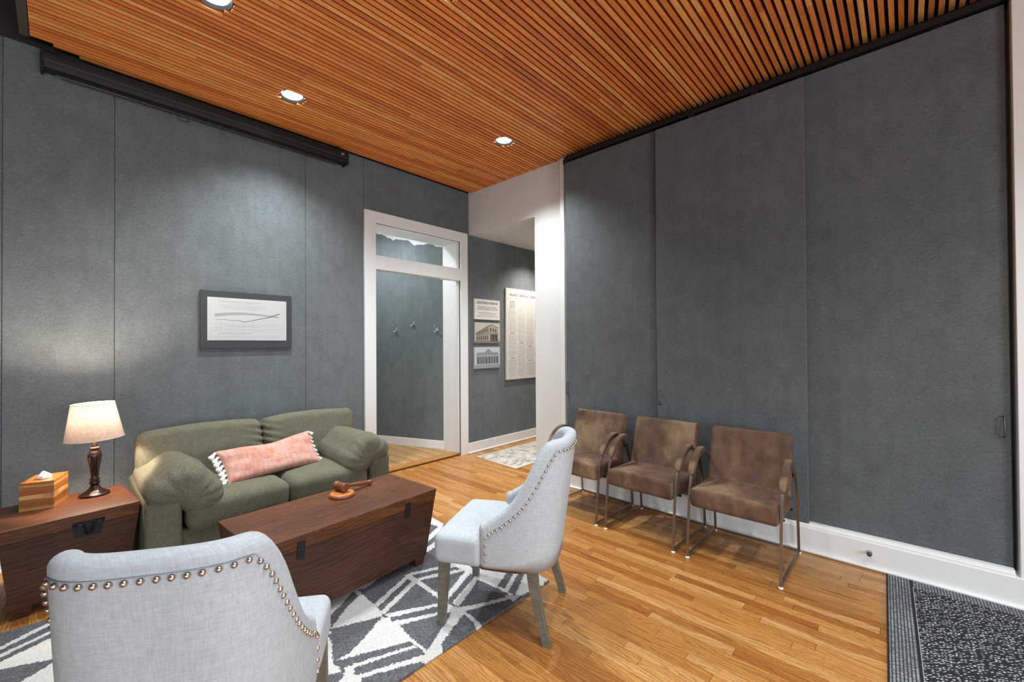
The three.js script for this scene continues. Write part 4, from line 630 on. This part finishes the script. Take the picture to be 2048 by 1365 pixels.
// ------------------------------------------------------------------ table lamp
{
  const g = thing('table_lamp', 'turned bronze table lamp with a lit cream shade on the side trunk', 'lamp', [0.163, H_T, -3.70]);
  const bronze = mat({ color: rgb(44, 31, 27), roughness: 0.22, metalness: 0.3 });
  part(g, 'base', lathe([[0, 0], [0.071, 0], [0.073, 0.006], [0.068, 0.014], [0.05, 0.022], [0.034, 0.034], [0.024, 0.05], [0.018, 0.066], [0, 0.066]], 48), bronze);
  part(g, 'column', lathe([[0, 0.064], [0.018, 0.064], [0.024, 0.07], [0.0255, 0.078], [0.021, 0.086], [0.019, 0.09], [0.024, 0.095], [0.0235, 0.101], [0.0175, 0.106], [0.0185, 0.13], [0.0245, 0.175], [0.031, 0.215], [0.034, 0.236], [0.033, 0.252], [0.026, 0.268], [0.02, 0.274], [0.019, 0.28], [0.026, 0.285], [0.0265, 0.293], [0.018, 0.297], [0.012, 0.30], [0.0115, 0.33], [0, 0.33]], 48), bronze);
  part(g, 'socket', new THREE.CylinderGeometry(0.014, 0.016, 0.14, 20).translate(0, 0.40, 0), mat({ color: rgb(150, 120, 70), metalness: 0.8, roughness: 0.35 }));
  const shadeTx = dataTex(512, 256, (u, v) => { const k = 1 + 0.14 * (vn(u * 220, v * 40, 220, 40, 95) - 0.5) + 0.14 * (vn(u * 60, v * 128, 60, 128, 96) - 0.5); return [158 * k, 140 * k, 130 * k]; });
  const sm = new THREE.MeshPhysicalMaterial({ map: shadeTx, roughness: 1, transmission: 0.06, thickness: 0, side: THREE.DoubleSide });
  const tilt = new THREE.Group(); tilt.name = 'lamp_shade'; tilt.position.set(0, 0.35, 0); tilt.rotation.z = rad(2.2); g.add(tilt);
  part(tilt, 'shade_fabric', lathe([[0.137, 0], [0.1, 0.217]], 56), sm, 'cream linen shade glowing from inside');
  part(tilt, 'rim', new THREE.TorusGeometry(0.1, 0.0022, 8, 56).rotateX(Math.PI / 2).translate(0, 0.217, 0), mat({ color: rgb(214, 196, 172) })); part(tilt, 'rim', new THREE.TorusGeometry(0.137, 0.0022, 8, 56).rotateX(Math.PI / 2), mat({ color: rgb(206, 184, 160) }));
  part(g, 'bulb', new THREE.SphereGeometry(0.03, 20, 14).scale(1, 1.25, 1).translate(0, 0.5, 0), mat({ color: 0xffffff, emissive: WARM_COLOR, emissiveIntensity: 6 }));
  const l = new THREE.PointLight(WARM_COLOR, LAMP_POWER, 0, 2); l.position.set(0, 0.5, 0); l.castShadow = true; l.shadow.radius = 1.4; g.add(l);
}

// ------------------------------------------------------------------ accent chairs
const linenMap = dataTex(512, 512, (u, v) => { const c = Math.floor(u * 24) % 2, d = ((u * 96) + (c ? v : -v) * 96) % 1, dd = d < 0 ? d + 1 : d, k = 0.93 + 0.07 * Math.sin(dd * 6.2832) + 0.07 * (hash(Math.floor(u * 512), Math.floor(v * 512), 101) - 0.5) + 0.06 * (vn(u * 16, v * 120, 16, 120, 102) - 0.5) + 0.06 * (vn(u * 120, v * 16, 120, 16, 103) - 0.5); return [240 * k, 241 * k, 241 * k]; });
const linenBump = dataTex(512, 512, (u, v) => { const c = Math.floor(u * 24) % 2, d = (u * 96) + (c ? v : -v) * 96, k = 128 + 90 * Math.sin(d * 6.2832); return [k, k, k]; }, false);
const linen = mat({ color: rgb(205, 211, 218), map: linenMap, bumpMap: linenBump, bumpScale: 0.0007, roughness: 0.95 });
const greyWood = mat({ color: rgb(108, 104, 96), map: slatMap, roughness: 0.55 });
const nickel = mat({ color: rgb(196, 182, 168), metalness: 1, roughness: 0.28 });
const accentParts = (() => {
  const a = 0.257, zf = 0.015, b = 0.325, n = 3.4, raw = [];
  for (let i = 0; i <= 400; i++) { const t = Math.PI / 2 - Math.PI / 2 * i / 400, cx = a * Math.pow(Math.max(0, Math.cos(t)), 2 / n), cz = zf - b * Math.pow(Math.max(0, Math.sin(t)), 2 / n); raw.push([cx, cz]); }
  const cum = [0]; for (let i = 1; i < raw.length; i++) cum.push(cum[i - 1] + Math.hypot(raw[i][0] - raw[i - 1][0], raw[i][1] - raw[i - 1][1]));
  const S = cum[cum.length - 1], at = s => { const q = clamp(Math.abs(s), 0, S); let i = 1; while (i < cum.length - 1 && cum[i] < q) i++; const t = (q - cum[i - 1]) / (cum[i] - cum[i - 1] || 1); return [lerp(raw[i - 1][0], raw[i][0], t) * Math.sign(s || 1), lerp(raw[i - 1][1], raw[i][1], t)]; };
  const K = [[0, 0.948], [0.17, 0.947], [0.212, 0.943], [0.239, 0.929], [0.261, 0.896], [0.283, 0.85], [0.308, 0.782], [0.336, 0.717], [0.37, 0.657], [0.41, 0.61], [0.452, 0.573], [0.488, 0.551], [S, 0.54]];
  const hTop = s => { const q = Math.abs(s); for (let i = 1; i < K.length; i++) if (q <= K[i][0]) { const t = (q - K[i - 1][0]) / (K[i][0] - K[i - 1][0]), m = i === 1 ? 0 : (K[i][1] - K[i - 2][1]) / (K[i][0] - K[i - 2][0]), m2 = i === K.length - 1 ? 0 : (K[i + 1][1] - K[i - 1][1]) / (K[i + 1][0] - K[i - 1][0]), dd = K[i][0] - K[i - 1][0], t2 = t * t, t3 = t2 * t; return (2 * t3 - 3 * t2 + 1) * K[i - 1][1] + (t3 - 2 * t2 + t) * dd * m + (-2 * t3 + 3 * t2) * K[i][1] + (t3 - t2) * dd * m2; } return 0.54; };
  const nor = s => { const e = 0.004, p = at(Math.min(S - 0.001, Math.abs(s) + e)), q = at(Math.max(0.0005, Math.abs(s) - e)), tx = p[0] - q[0], tz = p[1] - q[1], l = Math.hypot(tx, tz) || 1; let nx = -tz / l * -1, nz = tx / l * -1; return [Math.abs(nx) * Math.sign(s || 1) * 1, nz]; };
  const pos = (s, y, off) => { const [x, z] = at(s), [nx, nz] = nor(s), bk = Math.pow(clamp((zf - z) / b), 1.3), k = clamp((y - 0.33) / 0.62); return [x + nx * off, y, z + nz * off - 0.085 * Math.pow(k, 1.25) * bk]; };
  const r = 0.031, rows = [], ss = [];
  const NS = 96; for (let i = 0; i <= NS; i++) { const s = -S + 2 * S * i / NS; ss.push([s, 0]); }
  const caps = [0.35, 0.7, 0.9, 1]; const list = [...caps.slice().reverse().map(c => [-S, c]), ...ss, ...caps.map(c => [S, c])];
  const uvs = [];
  for (const [s, c] of list) {
    const h = hTop(s) - r * (1 - Math.sqrt(1 - c * c)) * 0.8, re = r * Math.max(0.02, Math.sqrt(1 - c * c)), fwd = r * c, row = [], y0 = 0.325, uvr = [];
    const put = (y, off) => { const p = pos(s, y, off); p[2] += fwd; row.push(p); uvr.push([s * 1 + off, y]); };
    for (let k = 0; k <= 8; k++) { const y = lerp(y0, h - re, k / 8), puff = 0.006 * Math.sin(Math.PI * k / 8); put(y, -r + re + (c ? 0 : puff)); }
    for (let k = 1; k < 10; k++) { const t = Math.PI * k / 10; put(h - re + Math.sin(t) * re, -r + Math.cos(t) * re); }
    for (let k = 0; k <= 6; k++) put(lerp(h - re, 0.38, k / 6), -r - re);
    rows.push(row); uvs.push(uvr);
  }
  const m = rows[0].length, P = [], U = [], idx = []; rows.forEach((rw, i) => rw.forEach((p, j) => { P.push(...p); U.push(uvs[i][j][0] / 0.3, uvs[i][j][1] / 0.3); }));
  for (let i = 0; i + 1 < rows.length; i++) for (let j = 0; j + 1 < m; j++) { const A = i * m + j, B = A + 1, C = A + m, D = C + 1; idx.push(A, D, B, A, C, D); }
  // underside between outer and inner skin
  for (let i = 0; i + 1 < rows.length; i++) { const A = i * m, B = A + m - 1, C = A + m, D = C + m - 1; idx.push(A, B, D, A, D, C); }
  let shell = new THREE.BufferGeometry(); shell.setAttribute('position', new THREE.Float32BufferAttribute(P, 3)); shell.setAttribute('uv', new THREE.Float32BufferAttribute(U, 2)); shell.setIndex(idx); shell.computeVertexNormals();
  const seat = uv(sdfMesh((x, y, z) => {
    const w = lerp(0.2, 0.262, smooth(-0.01, 0.06, z)), crown = 0.02 * (1 - (x / 0.27) ** 2) * (1 - ((z - 0.04) / 0.27) ** 2);
    return sdBox(x, y - 0.395, z - 0.038, w, 0.072 + Math.max(0, crown) * (y > 0.4 ? 1 : 0), 0.243, 0.032) * 0.9 + 0.002 * (n3(x * 9, y * 9, z * 9, 6) - 0.5);
  }, [-0.3, 0.29, -0.24], [0.3, 0.53, 0.32], 0.01), 1 / 0.3, 1 / 0.3, 'x');
  // nails: along the border of the outside back, then down the arm fronts
  const curve = []; for (let i = 0; i <= 300; i++) { const s = S * i / 300; curve.push([s, hTop(s)]); }
  const off = curve.map((p, i) => { const q = curve[Math.max(0, i - 2)], w = curve[Math.min(300, i + 2)], tx = w[0] - q[0], ty = w[1] - q[1], l = Math.hypot(tx, ty); return [p[0] + ty / l * 0.052, p[1] - tx / l * 0.052]; }).filter(p => p[0] > 0);
  const nails = []; let acc = 0; for (let i = 1; i < off.length; i++) { const d = Math.hypot(off[i][0] - off[i - 1][0], off[i][1] - off[i - 1][1]); acc += d; if (acc > 0.027) { acc -= 0.027; if (off[i][0] < S - 0.012) nails.push([off[i][0], off[i][1]]); } }
  const all = [[0, hTop(0) - 0.052]]; for (const [s, y] of nails) all.push([s, y], [-s, y]); for (const y of [0.478, 0.442, 0.406, 0.37]) all.push([S - 0.012, y], [-S + 0.012, y]);
  // seam groove is suggested by a thin welt next to the nails
  const welt = side => tube(Array.from({ length: 40 }, (_, i) => { const p = off[Math.min(off.length - 1, Math.round(i / 39 * (off.length - 6)))]; return pos(side * (p[0]), p[1] + 0.0095, 0.0035); }), 0.0016, 120, 5);
  return { shell, seat, nails: all.map(([s, y]) => pos(s, y, 0.0055)), welts: [welt(1), welt(-1)] };
})();
function accentChair(label, p, turn, lift) {
  const g = thing('accent_chair', label, 'chair', p, turn, 'pale blue accent chairs');
  part(g, 'seat', accentParts.seat, linen);
  const b = part(g, 'backrest', accentParts.shell, linen);
  for (const w of accentParts.welts) part(b, 'welt', w, linen);
  const ng = new THREE.SphereGeometry(0.0072, 10, 8); for (const q of accentParts.nails) { const o = part(b, 'nail_head', ng, nickel); o.position.set(...q); }
  for (const s of [-1, 1]) {
    const fl = s < 0 ? lift[0] : lift[1], rl = s < 0 ? lift[2] : lift[3];
    part(g, 'front_leg', uv(loft([rectRing(s * 0.236, fl, 0.245, 0.0165, 0.0165), rectRing(s * 0.23, 0.2, 0.238, 0.021, 0.021), rectRing(s * 0.226, 0.34, 0.232, 0.0235, 0.0235)]), 1 / 0.14, 1 / 1.1, 'x'), greyWood, 'grey-brown tapered leg');
    part(g, 'rear_leg', uv(loft([[rl, -0.285, 0.017], [0.08, -0.262, 0.018], [0.17, -0.238, 0.02], [0.26, -0.218, 0.022], [0.35, -0.205, 0.0235]].map(([y, z, h]) => rectRing(s * (0.195 + 0.03 * (0.35 - y) / 0.35), y, z, h, h)), { crease: 0.8 }), 1 / 0.14, 1 / 1.1, 'x'), greyWood, 'grey-brown curved leg');
  }
  return g;
}
accentChair('pale blue nailhead accent chair standing half on the rug before the brown armchairs', [1.629, 0, -1.594], -2.674, [0.012, 0.012, 0, 0]);
accentChair('pale blue nailhead accent chair whose back hides part of both trunks', [0.336, 0, -1.51], 2.566, [0.012, 0.012, 0, 0]).scale.setScalar(1.015);

// ------------------------------------------------------------------ brown velvet armchairs
const suedeMap = dataTex(1024, 1024, (u, v) => { const a = fbm(u * 5, v * 5, 5, 5, 5, 111), b = fbm(u * 16, v * 10, 16, 10, 4, 112), st = fbm(u * 40, v * 6, 40, 6, 3, 113), f = hash(Math.floor(u * 1024), Math.floor(v * 1024), 114) - 0.5, k = 0.86 + 0.55 * (a - 0.5) + 0.34 * (b - 0.5) + 0.08 * (st - 0.5) + 0.07 * f, w = smooth(0.48, 0.66, a); return [(204 + 14 * w) * k, (188 + 30 * w) * k, (178 + 26 * w) * k]; });
const suede = mat({ color: rgb(141, 116, 96), map: suedeMap, roughness: 0.9 });
const steel = mat({ color: rgb(150, 138, 124), metalness: 0.9, roughness: 0.34 });
const brownProto = (() => {
  const path = [[0.28, 0.012], [0.262, 0.15], [0.246, 0.3], [0.228, 0.42], [0.20, 0.50], [0.155, 0.575], [0.10, 0.622], [0.035, 0.645], [-0.03, 0.642], [-0.10, 0.615], [-0.165, 0.555], [-0.21, 0.475], [-0.238, 0.38], [-0.258, 0.25], [-0.272, 0.12], [-0.28, 0.012]];
  const crv = new THREE.CatmullRomCurve3(path.map(([z, y]) => new THREE.Vector3(0, y, z)));
  const bar = (u0, u1, n, w, t, lift = 0) => loft(Array.from({ length: n + 1 }, (_, i) => { const u = lerp(u0, u1, i / n), p = crv.getPointAt(u), d = crv.getTangentAt(u), ny = -d.z, nz = d.y; const e = [[-w, -t], [w, -t], [w, t], [-w, t]]; return e.map(([x, q]) => [x, p.y + (ny * q + ny * lift) * (ny < 0 && false ? -1 : 1), p.z + nz * q + nz * lift]); }), { crease: 0.7 });
  const pad = (u0, u1, n) => loft(Array.from({ length: n + 1 }, (_, i) => { const q = i / n, u = lerp(u0, u1, q), p = crv.getPointAt(u), d = crv.getTangentAt(u); let ny = -d.z, nz = d.y; if (ny < 0) { ny = -ny; nz = -nz; } const sc = Math.pow(Math.max(0.02, 1 - Math.pow(Math.abs(2 * q - 1), 8)), 0.5); return Array.from({ length: 14 }, (_, k) => { const a = k / 14 * Math.PI * 2, cx = Math.sign(Math.cos(a)) * Math.pow(Math.abs(Math.cos(a)), 0.6) * 0.024 * sc, cn = Math.sign(Math.sin(a)) * Math.pow(Math.abs(Math.sin(a)), 0.6) * 0.02 * sc + 0.013; return [cx, p.y + ny * cn, p.z + nz * cn]; }); }), { smoothN: true });
  const frameG = merge([bar(0, 1, 90, 0.0075, 0.006), bx(-0.0075, 0.0075, 0.012, 0.024, -0.28, 0.28)]);
  const padG = uv(pad(0.34, 0.53, 30), 1.2);
  const seatG = k => uv(sdfMesh((x, y, z) => { const t = 0.05 * (0.06 - z) * 0.6, crown = 0.016 * (1 - (x / 0.27) ** 2); return sdBox(x, y - 0.39 + t * 0.6, z - 0.05, 0.25, 0.06 + (y > 0.39 ? crown : 0), 0.218, 0.024) + 0.004 * (n3(x * 9, y * 9, z * 9, k) - 0.5) + 0.0016 * Math.sin(x * 60 + 8 * n3(x * 8, y * 8, z * 8, k + 3)) * smooth(0.16, 0.25, Math.abs(x)); }, [-0.29, 0.3, -0.2], [0.29, 0.49, 0.3], 0.01), 1.15, 1.15, 'x', k * 0.27, k * 0.39);
  const backG = k => uv(sdfMesh((x, y, z) => { const an = 0.3, yy = y - 0.60, zz = z + 0.155, Y = yy * Math.cos(an) - zz * Math.sin(an), Z = yy * Math.sin(an) + zz * Math.cos(an); return sdBox(x, Y, Z, 0.25, 0.205, 0.042 + 0.008 * (1 - (x / 0.25) ** 2), 0.024) + 0.003 * (n3(x * 8, y * 8, z * 8, k + 7) - 0.5); }, [-0.29, 0.36, -0.33], [0.29, 0.84, 0.02], 0.01), 1.15, 1.15, 'x', k * 0.33 + 0.2, k * 0.17 + 0.4);
  return { frameG, padG, seatG, backG };
})();
[[3.09, -0.802, -90, 'brown velvet armchair with steel frame, the one beside the black mat', 1], [3.105, -1.413, -92, 'brown velvet armchair with steel frame between the other two', 2], [3.125, -2.02, -92, 'brown velvet armchair with steel frame beside the white pier, partly hidden by the accent chair', 3]].forEach(([x, z, t, label, k]) => {
  const g = thing('velvet_armchair', label, 'chair', [x, 0, z], rad(t), 'brown armchairs along the sliding panels');
  part(g, 'seat', brownProto.seatG(k), suede); part(g, 'backrest', brownProto.backG(k), suede);
  for (const s of [-1, 1]) { const f = part(g, 'side_frame', brownProto.frameG, steel, 'bent flat steel frame'); f.position.x = s * 0.262; const p = part(g, 'arm_pad', brownProto.padG, suede); p.position.x = s * 0.262;
    for (const zz of [-0.277, 0.277]) { const q = part(f, 'glide', lathe([[0, 0], [0.012, 0], [0.013, 0.004], [0.011, 0.012], [0, 0.012]], 16), whitePaint, 'white plastic glide'); q.position.set(0, 0, zz); } }
  part(g, 'rear_bar', bx(-0.262, 0.262, 0.012, 0.024, -0.287, -0.274), steel);
  part(g, 'seat_rail', merge([bx(-0.258, 0.258, 0.335, 0.345, 0.12, 0.14), bx(-0.258, 0.258, 0.33, 0.34, -0.12, -0.10), bx(-0.258, 0.258, 0.52, 0.545, -0.218, -0.206)]), ironMat);
});

renderer.render(scene, camera);
